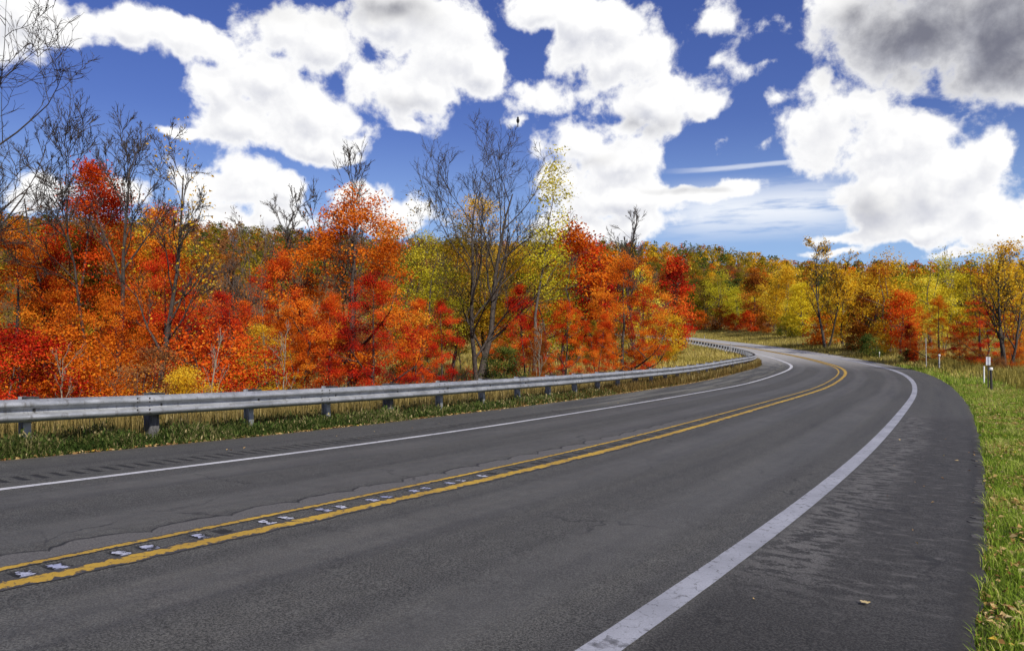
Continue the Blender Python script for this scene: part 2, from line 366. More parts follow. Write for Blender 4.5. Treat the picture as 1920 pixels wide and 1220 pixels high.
SIGNW = flat('sign white', (.74, .75, .78), .5); INK = flat('sign ink', (.06, .07, .16), .6); STEEL_DK = flat('dark steel', (.05, .045, .04), .7, .3)
POSTW = flat('pale post', (.40, .385, .36), .7); CAPW = flat('white cap', (.78, .77, .74), .5); CARS = flat('feathers', (.012, .012, .015), .8)
CHUNK = material('broken asphalt', lambda t: principled(t, t.mix(t.noise(t.new('ShaderNodeNewGeometry').outputs['Position'], 60, 4, .7), (.028, .027, .026), (.115, .11, .105)), .9, bump=t.noise(t.new('ShaderNodeNewGeometry').outputs['Position'], 70, 3), bstr=.6, bdist=.006, spec=.2))

# ------------------------------------------------------------------ the road's course (centre line) and the land round it
KN = np.array([[-8,-4.506,2.798,.186,-.007,.636],[-4,-2.19,6.059,.098,-.006,.601],[0,.028,9.388,.01,-.004,.576],[4,2.179,12.761,-.05,-.003,.56],[8,4.283,16.162,-.082,-.001,.548],[12,6.35,19.587,-.114,.001,.538],[16,8.388,23.029,-.156,-.002,.531],[20,10.399,26.486,-.207,-.008,.523],[24,12.38,29.961,-.259,-.014,.513],[28,14.324,33.457,-.275,-.02,.502],[32,16.222,36.978,-.255,-.026,.486],[36,18.056,40.533,-.236,-.032,.466],[40,19.809,44.128,-.216,-.034,.441],[44,21.467,47.768,-.196,-.031,.413],[48,23.02,51.454,-.177,-.028,.383],[52,24.456,55.187,-.155,-.025,.351],[56,25.77,58.965,-.132,-.023,.318],[60,26.96,62.784,-.109,-.02,.286],[64,28.028,66.639,-.049,-.017,.254],[68,28.974,70.525,.048,-.015,.224],[72,29.805,74.437,.145,-.012,.195],[76,30.526,78.372,.252,-.01,.168],[80,31.144,82.324,.37,-.007,.143],[84,31.667,86.289,.487,-.005,.12],[88,32.103,90.265,.62,-.003,.099],[92,32.459,94.249,.768,-.002,.08],[96,32.743,98.239,.916,-.002,.063],[100,32.963,102.233,1.064,-.001,.048],[104,33.126,106.23,1.214,0,.034],[108,33.239,110.228,1.364,0,.023],[112,33.309,114.228,1.514,0,.013],[116,33.341,118.227,1.665,0,.004],[120,33.344,122.227,1.815,0,-.003],[124,33.322,126.227,1.965,0,-.008],[128,33.283,130.227,2.112,0,-.012],[132,33.231,134.227,2.26,0,-.014],[136,33.174,138.226,2.407,0,-.015],[140,33.116,142.226,2.552,0,-.014],[144,33.064,146.226,2.698,0,-.012]])
def extend():
    DS = .5; s = list(np.arange(-8, 144.01, DS)); h = list(np.interp(s, KN[:, 0], KN[:, 5]))
    # on past the last point it swings left behind the trees, and back past the first it runs straight
    k = h[-1]
    for i in range(1, 300):
        s.append(144+i*DS); k -= DS*.014*min(1, i/40)*(1 if i < 200 else 0); h.append(k)
    s = np.array(s); h = np.array(h)
    x = np.concatenate([[0], np.cumsum(np.sin((h[1:]+h[:-1])/2)*DS)])-4.506; y = np.concatenate([[0], np.cumsum(np.cos((h[1:]+h[:-1])/2)*DS)])+2.798
    # blend to the surveyed points
    ex = np.interp(s, KN[:, 0], KN[:, 1]-np.interp(KN[:, 0], s, x)); ey = np.interp(s, KN[:, 0], KN[:, 2]-np.interp(KN[:, 0], s, y)); x += ex; y += ey
    z = np.interp(s, KN[:, 0], KN[:, 3]); zs = z.copy(); m = s > 144; z[m] = 2.698+(s[m]-144)*.036
    bk = np.interp(s, KN[:, 0], KN[:, 4])
    n = 140; sb = -8-np.arange(n, 0, -1)*DS; t = -8-sb
    xb = -4.506-np.sin(.636)*t; yb = 2.798-np.cos(.636)*t
    s = np.concatenate([sb, s]); x = np.concatenate([xb, x]); y = np.concatenate([yb, y]); h = np.concatenate([np.full(n, .636), h])
    z = np.concatenate([np.full(n, .186), z]); bk = np.concatenate([np.full(n, -.007), bk])
    ker = np.hanning(13); ker /= ker.sum()
    sm = lambda a: np.convolve(np.pad(a, 6, 'edge'), ker, 'valid')
    return s, x, y, sm(z), sm(bk), h
PS, PX, PY, PZ, PB, PH = extend()
LE, RE = -5.38, 5.07
def road_pt(s, o, dz=0.):
    s = np.asarray(s, float); o = np.asarray(o, float)
    h = np.interp(s, PS, PH); x = np.interp(s, PS, PX)+np.cos(h)*o; y = np.interp(s, PS, PY)-np.sin(h)*o
    z = np.interp(s, PS, PZ)+np.interp(s, PS, PB)*np.clip(o, LE, RE)+dz
    return np.stack(np.broadcast_arrays(x, y, z), -1)
def sstep(v, a, b):
    t = np.clip((v-a)/(b-a), 0, 1); return t*t*(3-2*t)
def nearest(x, y):
    x = np.atleast_1d(np.asarray(x, float)); y = np.atleast_1d(np.asarray(y, float)); S = np.empty_like(x); O = np.empty_like(x)
    for i in range(0, len(x), 4000):
        a, b = x[i:i+4000, None], y[i:i+4000, None]
        k = ((a-PX[None])**2+(b-PY[None])**2).argmin(1)
        dx, dy = a[:, 0]-PX[k], b[:, 0]-PY[k]; h = PH[k]
        S[i:i+4000] = PS[k]+dx*np.sin(h)+dy*np.cos(h); O[i:i+4000] = np.sign(dx*np.cos(h)-dy*np.sin(h))*np.hypot(dx, dy)
    return S, O
def und(x, y):
    return .5*np.sin(x*.021+1.3)*np.cos(y*.017)+.5*np.sin(x*.047+y*.031)
def ground_z(x, y):
    x = np.atleast_1d(np.asarray(x, float)); y = np.atleast_1d(np.asarray(y, float))
    s, o = nearest(x, y)
    zr = np.interp(s, PS, PZ)+np.interp(s, PS, PB)*np.clip(o, LE, RE)
    wf = sstep(np.abs(o), 35, 130); zr = zr*(1-wf)+4*wf
    eL = LE-o; eR = o-RE
    z = zr-.035-.05*sstep(np.minimum(-eL, -eR), -.02, .12)
    z -= 1.2*sstep(eL, 1.6, 11)*(1-sstep(s, 22, 52))
    z += .10*np.clip(eR-2.5, 0, 25)*sstep(s, 38, 75)
    z += .04*np.clip(eR-9, 0, 40)*(1-sstep(s, 38, 75))
    far = sstep(np.minimum(np.abs(eL), np.abs(eR)), 4, 30)
    z += und(x, y)*.5*far
    r = np.hypot(x, y); az = np.arctan2(x, np.maximum(y, 1e-3))
    z += np.interp(az, [-.7, -.386, .1, .242, .374, .6], [60, 64, 61, 54, 40, 30])*sstep(r, 175, 560)*sstep(y, -60, 120)*far
    z += und(x*.35, y*.35)*3*sstep(r, 250, 450)
    return z
def gz(x, y): return float(ground_z(x, y)[0])
def at(px, d):
    """a point on the land: bearing of photo column px, d metres ahead"""
    x = (px-960)/F*d; return np.array([x, d, gz(x, d)])

def build_ground():
    P = []
    offs = [-26,-23,-20,-17,-14.5,-12,-10,-8.6,-7.5,-6.8,-6.2,-5.75,-5.5,-5.36,-5.2,-2.5,0,2.5,4.9,5.05,5.2,5.5,6,6.8,7.8,9.2,11,13,15.5,18.5,22,26]
    ss = np.concatenate([np.arange(-60, -14, 3), np.arange(-14, 40, .8), np.arange(40, 150, 1.6), np.arange(150, 285, 4)])
    for o in offs: P.append(road_pt(ss, np.full(len(ss), o))[:, :2])
    R = np.concatenate([np.linspace(4, 60, 22), 60*1.075**np.arange(1, 54)]); R = R[R < 2800]; R = np.append(R, 3200)
    fr = []
    for i, r in enumerate(R):
        a = np.linspace(-math.pi, math.pi, 220, endpoint=False)+i*.013
        fr.append(np.stack([np.sin(a)*r, np.cos(a)*r], 1))
    fr = np.concatenate(fr); _, o = nearest(fr[:, 0], fr[:, 1]); fr = fr[np.abs(o) > 28]
    P = np.concatenate(P+[fr])
    P = P+np.random.default_rng(3).normal(0, 1e-3, P.shape)
    v, e, f, _, _, _ = delaunay_2d_cdt([Vector(p) for p in P], [], [], 0, 1e-5)
    v = np.array([tuple(p) for p in v]); f = np.array([t for t in f if len(t) == 3])
    a, b, c = v[f[:, 0]], v[f[:, 1]], v[f[:, 2]]
    cr = (b[:, 0]-a[:, 0])*(c[:, 1]-a[:, 1])-(b[:, 1]-a[:, 1])*(c[:, 0]-a[:, 0]); f[cr < 0] = f[cr < 0][:, ::-1]
    z = ground_z(v[:, 0], v[:, 1]); s, o = nearest(v[:, 0], v[:, 1]); eL = LE-o; eR = o-RE
    zone = np.where(eR > 0, np.clip((eR-3)/3, 0, 1)+sstep(eR, 9, 14), 0)
    zone = np.where(eL > 0, np.clip((eL-.5)/1, 0, 1)+np.where((s > 26) & (s < 150), sstep(eL, 26, 40), sstep(eL, 7, 10)), zone)
    zone = np.where(eR > 0, np.maximum(zone, sstep(s, 20, 45)*.55), zone)
    me = mesh_np('ground', np.column_stack([v, z]), [f], [GROUND], {'zone': zone}, True)
    tag(obj('ground', me), kind='structure')
build_ground()

def strip(name, s, cols, mat, dz=.0, gro=None, zf=None):
    """cols: list of arrays of offsets (one per column, same length as s)"""
    n, k = len(s), len(cols); V = np.stack([road_pt(s, c, dz) for c in cols], 1)
    if zf is not None: V[..., 2] += zf
    O = np.stack([np.broadcast_to(c, s.shape) for c in cols], 1); Sv = np.repeat(s[:, None], k, 1)
    G = np.zeros_like(O) if gro is None else gro
    i = np.arange(n-1)[:, None]*k+np.arange(k-1)[None]
    f = np.stack([i, i+1, i+k+1, i+k], -1).reshape(-1, 4)
    return V.reshape(-1, 3), f, np.stack([O, Sv, G], -1).reshape(-1, 3)
def wob(s, seed, amp, sc_=3.):
    return np.array([mnoise.fractal(Vector((x*sc_, seed*7.3, 0)), .8, 2.1, 4) for x in s])*amp
def join_strips(lst):
    V, F_, A, b = [], [], [], 0
    for v, f, a in lst: V.append(v); F_.append(f+b); A.append(a); b += len(v)
    return np.concatenate(V), [np.concatenate(F_)], np.concatenate(A)

PAIR0, PAIRD = -5.72, .62
def build_road():
    sc_ = np.concatenate([np.arange(-50, -10, 1.), np.arange(-10, 30, .12), np.arange(30, 120, .5), np.arange(120, 285, 2.)])
    J = []
    one = np.ones_like(sc_)
    J.append(strip('', sc_, [LE+wob(sc_, 1, .05), -5.2*one, -4.8*one, -4.4*one, -4.03*one], None))
    J.append(strip('', sc_, [-3.62*one, -3.0*one, -2.2*one, -1.4*one, -.7*one, -.13*one], None))
    J.append(strip('', sc_, [.09*one, .8*one, 1.6*one, 2.4*one, 3.2*one, 3.9*one, 4.5*one, 4.9*one, RE+wob(sc_, 2, .05)], None))
    # milled rumble strips: real grooves in the road
    def grooved(o0, o1, cuts, ln, depth, send):
        rows = [-50., -13.]; lev = [0, 0]
        for c in cuts:
            for ds, l in ((0, 0), (ln*.1, 1), (ln*.9, 1), (ln, 0)): rows.append(c+ds); lev.append(l)
        rows = rows+list(np.arange(rows[-1]+.3, 285, 2.)); lev = lev+[0]*(len(rows)-len(lev))
        rows = np.array(rows); lev = np.array(lev, float)
        w = o1-o0; cols = [o0, o0+.03, o0+w/2, o1-.03, o1]
        edge = np.array([0, 1, 1, 1, 0.])
        G = lev[:, None]*edge[None]; zf = -depth*G
        return strip('', rows, [np.full(len(rows), c) for c in cols], None, 0, G, zf)
    J.append(grooved(-4.03, -3.62, np.arange(-12, 64, .2), .095, .010, 64))
    cuts = np.sort(np.concatenate([np.arange(PAIR0-6*PAIRD, 40, PAIRD), np.arange(PAIR0+.2-6*PAIRD, 40, PAIRD)]))
    J.append(grooved(-.13, .09, cuts, .145, .014, 40))
    V, f, A = join_strips(J)
    road = tag(obj('road', mesh_np('road', V, f, [ASPHALT], {'ros': A}, True)), kind='structure')
    def line(name, o, w, mat, amps, seed, s0=-50, s1=280, ds=.08, wide=1.6):
        s = np.concatenate([np.arange(s0, -9, 1), np.arange(-9, 26, ds), np.arange(26, s1, .5)])
        w = w*(1+wide*sstep(s, 26, 78))      # broader beyond the bend: the line's bright halo is put into its width
        a = o-w/2+wob(s, seed, amps[0], 4); b = o+w/2+wob(s, seed+1, amps[1], 4)
        mid = np.stack([a, a*.75+b*.25, (a+b)/2, a*.25+b*.75, b]); V, f, A = strip(name, s, list(mid), None, .005)
        A[:, 2] = np.tile([1, .25, 0, .25, 1.], len(s))
        tag(obj(name, mesh_np(name, V, [f], [mat], {'ros': A})), kind='structure')
    line('white_edge_line', -3.23, .12, WHITE_L, (.002, .002), 11)
    line('white_edge_line', 3.54, .185, WHITE, (.003, .0015), 13, wide=2.0)
    line('yellow_centre_line', -.19, .105, YELLOW, (.006, .006), 15)
    line('yellow_centre_line', .20, .21, YELLOW, (.012, .045), 17)
    # rests of white paint left in the milled grooves near the viewer
    r = random.Random(4)
    for k in range(-3, 9):
        for dd in (0, .2):
            s0 = PAIR0+k*PAIRD+dd+.02
            if s0 > -.6 or r.random() < .12: continue
            w = (.10 if s0 < -2.6 else .075)*r.uniform(.7, 1.0); n = 14; lo = [(s0+.018+r.uniform(-.008, .022), x) for x in np.linspace(-.02-w, -.02+w, n)]
            hi = [(s0+.112+r.uniform(-.035, .008)-(.02 if i in (0, n-1) else 0), x) for i, x in enumerate(np.linspace(-.02+w, -.02-w, n))]
            q = np.array(lo+hi); V = road_pt(q[:, 0], q[:, 1], -.0075)
            A = np.stack([q[:, 1], q[:, 0], np.zeros(len(q))], 1)
            f = np.array([[i, i+1, 2*n-2-i, 2*n-1-i] for i in range(n-1)])
            tag(obj('paint_remnant', mesh_np('paint_remnant', V, [f], [WHITE_R], {'ros': A})), kind='structure')
    # broken plates along the crumbling right edge
    s = -1.2
    while s < 8:
        ln = r.uniform(.06, .19); inn = RE-r.uniform(.07, .125)
        P = [(s+.012, inn+r.uniform(-.01, .03)), (s+ln*.45, inn-r.uniform(0, .035)), (s+ln-.012, inn+r.uniform(-.01, .03)), (s+ln-.010, inn+.03), (s+ln-.008+r.uniform(-.02, 0), RE-.015+r.uniform(-.03, .012)), (s+ln*.5, RE+r.uniform(-.025, .012)), (s+.01, RE-.015+r.uniform(-.03, .012)), (s+.012, inn+.035)]
        q = np.array(P); n = len(q); hh = r.uniform(.002, .007); cen = q.mean(0)
        qt = cen+(q-cen)*.95
        V = np.concatenate([road_pt(qt[:, 0], qt[:, 1], hh+np.array([r.uniform(-.003, .003) for _ in q])), road_pt(q[:, 0], q[:, 1], -.03)])
        sd_ = np.array([[i+n, (i+1) % n+n, (i+1) % n, i] for i in range(n)])
        if r.random() > .42: obj('asphalt_chunk', mesh_np('asphalt_chunk', V, [np.arange(n)[None], sd_], [CHUNK]), road)
        s += ln+(r.uniform(.15, .5) if r.random() < .10 else .0)
build_road()

# ------------------------------------------------------------------ guardrail
def build_guardrail():
    O = -5.80; S0, S1 = -13.0, 116.0; SP = 1.905
    h0 = float(np.interp(S0, PS, PH)); root = empty('guardrail', tuple(road_pt(S0, O-.2)))
    tag(root, 'long galvanised steel guardrail curving along the left shoulder of the road', 'guardrail')
    inv = root.matrix_basis.inverted(); off = np.array(root.location)
    prof = [(.004,-.156),(.022,-.152),(.070,-.118),(.083,-.098),(.083,-.075),(.072,-.060),(.008,-.030),(.0,-.010),(.0,.008),(.010,.026),(.076,.052),(.086,.068),(.086,.092),(.072,.118),(.022,.152),(.004,.156)]
    prof = np.array(prof); zc = .74-.156
    s = S0; i = 0
    bolt_mb = MB().lathe([(.016, 0), (.016, .006), (.010, .012)], 6)
    while s < S1:
        L = SP*2; a, b = s-.16, min(s+L+.16, S1+.3); rows = np.linspace(a, b, 14 if s < 60 else 8)
        lap = np.where(rows > s+L-.18, .005, 0.0)
        dent = wob(rows, 31+i, .006, .8)
        N = len(prof); fr = []; bk = []
        for (n_, z_) in prof:
            fr.append(road_pt(rows, O+n_-.083+lap+dent, zc+z_)); bk.append(road_pt(rows, O+n_-.087+lap+dent, zc+z_+(.0005)))
        loop = np.stack(fr+bk[::-1], 1); K = 2*N; V = loop.reshape(-1, 3)-off
        idx = np.arange(len(rows)-1)[:, None]*K+np.arange(K)[None]; nxt = np.arange(len(rows)-1)[:, None]*K+(np.arange(K)[None]+1) % K
        f = np.stack([idx, nxt, nxt+K, idx+K], -1).reshape(-1, 4)
        me = mesh_np('rail_panel', V, [f], [GALV], None, True)
        p = obj('rail_panel', me, root)
        if s < 45:
            B = MB()
            for ds in (-.10, .10):
                for zz in (-.115, -.06, .06, .115):
                    c = road_pt(s+L+ds, O-.083+.078+.006, zc+zz)-off; B.lathe([(.017, 0), (.016, .010)], 6, c, 0)
            obj('splice_bolts', B.mesh('splice_bolts', STEEL_DK), p)['kind'] = 'stuff'
        s += L; i += 1
    # posts: steel I sections, a few of weathered timber, each behind a dark spacer block
    ib = MB(); ib.box((-.074, 0, -.25), (.006, .10, 2.0)).box((.074, 0, -.25), (.006, .10, 2.0)).box((0, 0, -.25), (.142, .006, 2.0)); me_i = ib.mesh('post', GALV)
    me_w = MB().box((0, 0, -.25), (.19, .15, 2.0)).mesh('post', WOOD)
    me_b = MB().box((0, 0, 0), (.19, .145, .34)).mesh('spacer_block', BLOCKW)
    me_t = MB().lathe([(.018, 0), (.018, .006), (.012, .014)], 8, (0, 0, 0), 0).mesh('post_bolt', STEEL_DK)
    k = 0; s = S0+.35
    while s < S1:
        h = float(np.interp(s, PS, PH))
        p0 = road_pt(s, O-.087-.19-.08)-off; wood = k in (6, 9, 17, 26)
        p = obj('post', me_w if wood else me_i, root); p.location = (p0[0], p0[1], p0[2]+.75-.75+.0); p.rotation_euler = (0, random.uniform(-.012, .012), -h)
        p.location.z = p0[2]+.01
        b0 = road_pt(s, O-.087-.098, .595)-off; b = obj('spacer_block', me_b, root); b.location = b0; b.rotation_euler = (0, 0, -h+random.uniform(-.03, .03))
        if s < 45:
            t0 = road_pt(s, O-.083+.006, .584)-off; t = obj('post_bolt', me_t, root); t.location = t0; t.rotation_euler = (0, 0, -h)
        s += SP; k += 1
    # flared end piece far round the bend
    B = MB(); e = road_pt(S1+.35, O-.06, zc)-off; B.box(e, (.06, .35, .32)); obj('end_terminal', B.mesh('end_terminal', GALV), root)
build_guardrail()

# ------------------------------------------------------------------ roadside posts and signs
def stake(px, d, h, r, label, cat='marker post', mat=POSTW, cap=None, group=None, name='marker_post', lean=0.):
    p = at(px, d); root = empty(name, tuple(p), random.uniform(0, 6)); tag(root, label, cat, group)
    obj('shaft', MB().lathe([(r, -.35), (r, h*.5), (r*.92, h-.02), (r*.6, h)], 8).mesh('shaft', mat), root)
    if cap: obj('cap', MB().lathe([(r*1.5, h-cap), (r*1.6, h-cap*.4), (r*1.1, h+.01)], 8).mesh('cap', CAPW), root)
    root.rotation_euler = (lean*.4, lean, root.rotation_euler[2]); return root
stake(1737, 55, 2.35, .032, 'tall thin pale pole leaning slightly on the right verge', lean=.02)
stake(1761, 54, 1.15, .055, 'short wooden post with white top just right of the tall thin pole', cap=.12)
stake(1845, 36, .95, .035, 'slim white stake standing left of the small white number sign', mat=CAPW)
stake(1859, 31, 1.02, .05, 'dark leaning post with white cap right of the small white number sign', mat=STEEL_DK, cap=.1, lean=.03)
stake(1588, 92, .9, .04, 'tiny white-topped post against the dark bushes right of the tall half-bare tree', cap=.18)
stake(1649, 74, .75, .03, 'tiny pale post in grass between the half-bare tree and tall thin pole', cap=.18)
def sign():
    p = at(1853, 32.5); root = empty('route_marker_sign', tuple(p), -math.atan2(p[0], p[1])+.12)
    tag(root, 'small upright white number sign on a dark post in the right verge grass', 'road sign')
    obj('post', MB().box((0, .02, .35), (.045, .03, 1.5)).mesh('post', STEEL_DK), root)
    for k, zz in enumerate((1.18, 1.365)):
        pl = obj('sign_plate', MB().box((0, -.004, zz), (.17, .006, .18)).mesh('sign_plate', SIGNW), root)
        B = MB()
        for dz in (-.045, .045):                      # stacked dark figures, too small in the photo to read
            B.box((0, -.0085, zz+dz+.026), (.05, .002, .012)).box((-.02, -.0085, zz+dz), (.012, .002, .04)).box((.02, -.0085, zz+dz), (.012, .002, .04)).box((0, -.0085, zz+dz-.026), (.05, .002, .012))
        obj('number_print', B.mesh('number_print', INK), pl)
sign()
def far_pole(s, o, h, label, r=.03):
    p = road_pt(s, o); root = empty('marker_pole', (p[0], p[1], gz(p[0], p[1]))); tag(root, label, 'marker pole')
    obj('shaft', MB().lathe([(r, -.3), (r, h)], 6).mesh('shaft', POSTW), root)
    obj('reflector', MB().box((0, -.03, h-.1), (.08, .02, .16)).mesh('reflector', STEEL_DK), root)
far_pole(116.5, -6.6, 1.35, 'thin pole beside the far end of the guardrail', .04)
far_pole(98, -6.5, 1.9, 'taller thin pale pole behind the guardrail short of its far end', .035)
far_pole(80, -6.4, 1.3, 'small dark-topped delineator above the guardrail where it bends away', .05)

# ------------------------------------------------------------------ trees
def tubes(paths, radii, sides):
    """paths (B,n,3), radii (B,n) -> verts, quads"""
    B, n, _ = paths.shape
    T = np.gradient(paths, axis=1); T /= np.linalg.norm(T, axis=2, keepdims=True)+1e-9
    ref = np.where(np.abs(T[..., 2:3]) > .9, np.array([1., 0, 0]), np.array([0, 0, 1.]))
    N = np.cross(T, ref); N /= np.linalg.norm(N, axis=2, keepdims=True)+1e-9; Bn = np.cross(T, N)
    a = np.arange(sides)*2*math.pi/sides
    V = paths[:, :, None]+radii[:, :, None, None]*(np.cos(a)[None, None, :, None]*N[:, :, None]+np.sin(a)[None, None, :, None]*Bn[:, :, None])
    i = np.arange(B)[:, None, None]*n*sides+np.arange(n-1)[None, :, None]*sides+np.arange(sides)[None, None]
    j = np.arange(B)[:, None, None]*n*sides+np.arange(n-1)[None, :, None]*sides+(np.arange(sides)[None, None]+1) % sides
    return V.reshape(-1, 3), np.stack([i, j, j+sides, i+sides], -1).reshape(-1, 4)
def tube_mesh(name, groups):
    V, Fq, b = [], [], 0
    for paths, radii, sides in groups:
        v, f = tubes(np.asarray(paths, float), np.asarray(radii, float), sides); V.append(v); Fq.append(f+b); b += len(v)
    return mesh_np(name, np.concatenate(V), [np.concatenate(Fq)], [None], None, True)
def leaves_mesh(name, C, size, tint, R, out=None, fold=.14, asp=.62):
    n = len(C); N = R.normal(0, .75, (n, 3)); N[:, 2] += .45
    if out is not None: N += out*.7
    N /= np.linalg.norm(N, axis=1, keepdims=True)
    A = np.cross(N, R.normal(0, 1, (n, 3))); A /= np.linalg.norm(A, axis=1, keepdims=True)+1e-9; Bv = np.cross(N, A)
    s = size*R.uniform(.65, 1.35, n); s1 = s[:, None]
    V = np.stack([C-A*.5*s1, C+Bv*asp*.5*s1-N*fold*s1+A*.08*s1, C+A*.5*s1, C-Bv*asp*.5*s1-N*fold*s1+A*.08*s1], 1)
    i = np.arange(n)*4; f = np.concatenate([np.stack([i, i+1, i+2], 1), np.stack([i, i+2, i+3], 1)])
    return mesh_np(name, V.reshape(-1, 3), [f], [None], {'tint': np.repeat(tint, 4)})
def crown_radius(shape, t):
    if shape == 'round': return np.clip(np.sin(np.pi*np.clip(t, 0, 1)**.8), 0, 1)**.62
    if shape == 'low': return np.clip((1-t)**.62*(.72+.5*t), 0, 1)*np.clip(t*9+.35, 0, 1)
    if shape == 'column': return np.clip(np.sin(np.pi*np.clip(.06+t*.94, 0, 1)**.75), 0, 1)**.55
    if shape == 'top': return np.clip(np.sin(np.pi*np.clip(t, 0, 1)**1.25), 0, 1)**.7
    return np.ones_like(t)
def bez(a, b, c, n):
    t = np.linspace(0, 1, n)[:, None]; return a*(1-t)**2+2*b*t*(1-t)+c*t**2
def make_leafy(seed, h, rw, t0, shape, nclump, nleaf, lsize, csize, trunk_r, stems=1, lean=0., limb=14, gap=0., twist=.3, tv=1.):
    """leafy tree: clumps spread through the crown's volume, each hung on a limb of its own"""
    R = np.random.default_rng(seed)
    tr, trr = [], []
    for k in range(stems):
        a = R.uniform(0, 6.28); sp = (.18*rw if stems > 1 else 0.0)
        n = 9; z = np.linspace(0, h*(.93-.08*k), n); p = np.zeros((n, 3)); p[:, 2] = z
        w = np.cumsum(R.normal(0, .018*h*twist, (n, 2)), 0); w[0] = 0; p[:, :2] = w
        p[:, 0] += np.cos(a)*sp*(z/h)*2.2+lean*z; p[:, 1] += np.sin(a)*sp*(z/h)*2.2
        tr.append(p); r0 = trunk_r*(1 if stems == 1 else .72)
        trr.append(r0*np.clip(1-z/h, .06, 1)**.9+np.where(z < .01, r0*.35, 0))
    pts = [np.concatenate([p[i]+(p[i+1]-p[i])*np.linspace(0, 1, 4, endpoint=False)[:, None] for i in range(len(p)-1)]) for p in tr]
    allp = np.concatenate(pts); allr = np.concatenate([np.repeat(r[:-1], 4) for r in trr])
    t = R.beta(1.05, 1.05, nclump); rad = rw*crown_radius(shape, t)*np.sqrt(R.uniform(.08, 1, nclump))
    a = R.uniform(0, 2*math.pi, nclump)
    lob = 1+.22*np.sin(a*2+R.uniform(0, 6))+.16*np.sin(a*3+t*7+R.uniform(0, 6))
    z = h*(t0+(1-t0)*t)
    cx = np.interp(z, tr[0][:, 2], tr[0][:, 0]); cy = np.interp(z, tr[0][:, 2], tr[0][:, 1])
    C = np.stack([cx+np.cos(a)*rad*lob, cy+np.sin(a)*rad*lob, z+R.normal(0, .03*h, nclump)], 1)
    C[:, 2] = np.maximum(C[:, 2], .12*csize)
    order = np.argsort(np.hypot(C[:, 0]-cx, C[:, 1]-cy)*-1)
    P1, R1, P2, R2 = [], [], [], []
    lim_pts, lim_r = allp.copy(), allr.copy()
    for q, i in enumerate(order):
        c = C[i]; hd = np.hypot(lim_pts[:, 0]-c[0], lim_pts[:, 1]-c[1]); dz = c[2]-lim_pts[:, 2]
        cost = np.sqrt(hd**2+dz**2)+np.where(dz < hd*.45, 1.6*(hd*.45-dz), 0)
        k = cost.argmin(); p0 = lim_pts[k]; L = np.linalg.norm(c-p0)
        if L < .1: continue
        midp = p0*.5+c*.5+np.array([0, 0, -.10*L])+R.normal(0, .07*L, 3)
        r0 = min(lim_r[k]*.75, .008+.016*L if q > limb else .014+.022*L)
        n = 7; pa = bez(p0, midp, c, n); ra = np.linspace(r0, max(.004, r0*.25), n)
        (P1 if q < limb else P2).append(pa); (R1 if q < limb else R2).append(ra)
        lim_pts = np.concatenate([lim_pts, pa[1:]]); lim_r = np.concatenate([lim_r, ra[1:]])
    groups = [(np.stack(tr), np.stack(trr), 7)]
    if P1: groups.append((np.stack(P1), np.stack(R1), 5))
    if P2: groups.append((np.stack(P2), np.stack(R2), 3))
    me_t = tube_mesh('trunk', groups)
    ct = np.array([mnoise.fractal(Vector(c)*(3.2/h)+Vector((seed, 0, 0)), .7, 2, 3) for c in C])*.62*tv+.50+R.normal(0, .11*tv, nclump)
    wgt = R.uniform(.4, 1.6, nclump); wgt[R.random(nclump) < gap] *= .08
    ci = R.choice(nclump, nleaf, p=wgt/wgt.sum())
    off = R.normal(0, 1, (nleaf, 3))*np.array([csize, csize, csize*.55])
    LC = C[ci]+off; LC[:, 2] = np.maximum(LC[:, 2], .05)
    outv = LC-np.array([0, 0, h*(t0+.35*(1-t0))]); outv /= np.linalg.norm(outv, axis=1, keepdims=True)+1e-9
    tint = np.clip(ct[ci]+R.normal(0, .13*tv, nleaf), .02, .98)
    me_c = leaves_mesh('crown', LC, lsize, tint, R, outv)
    return me_t, me_c
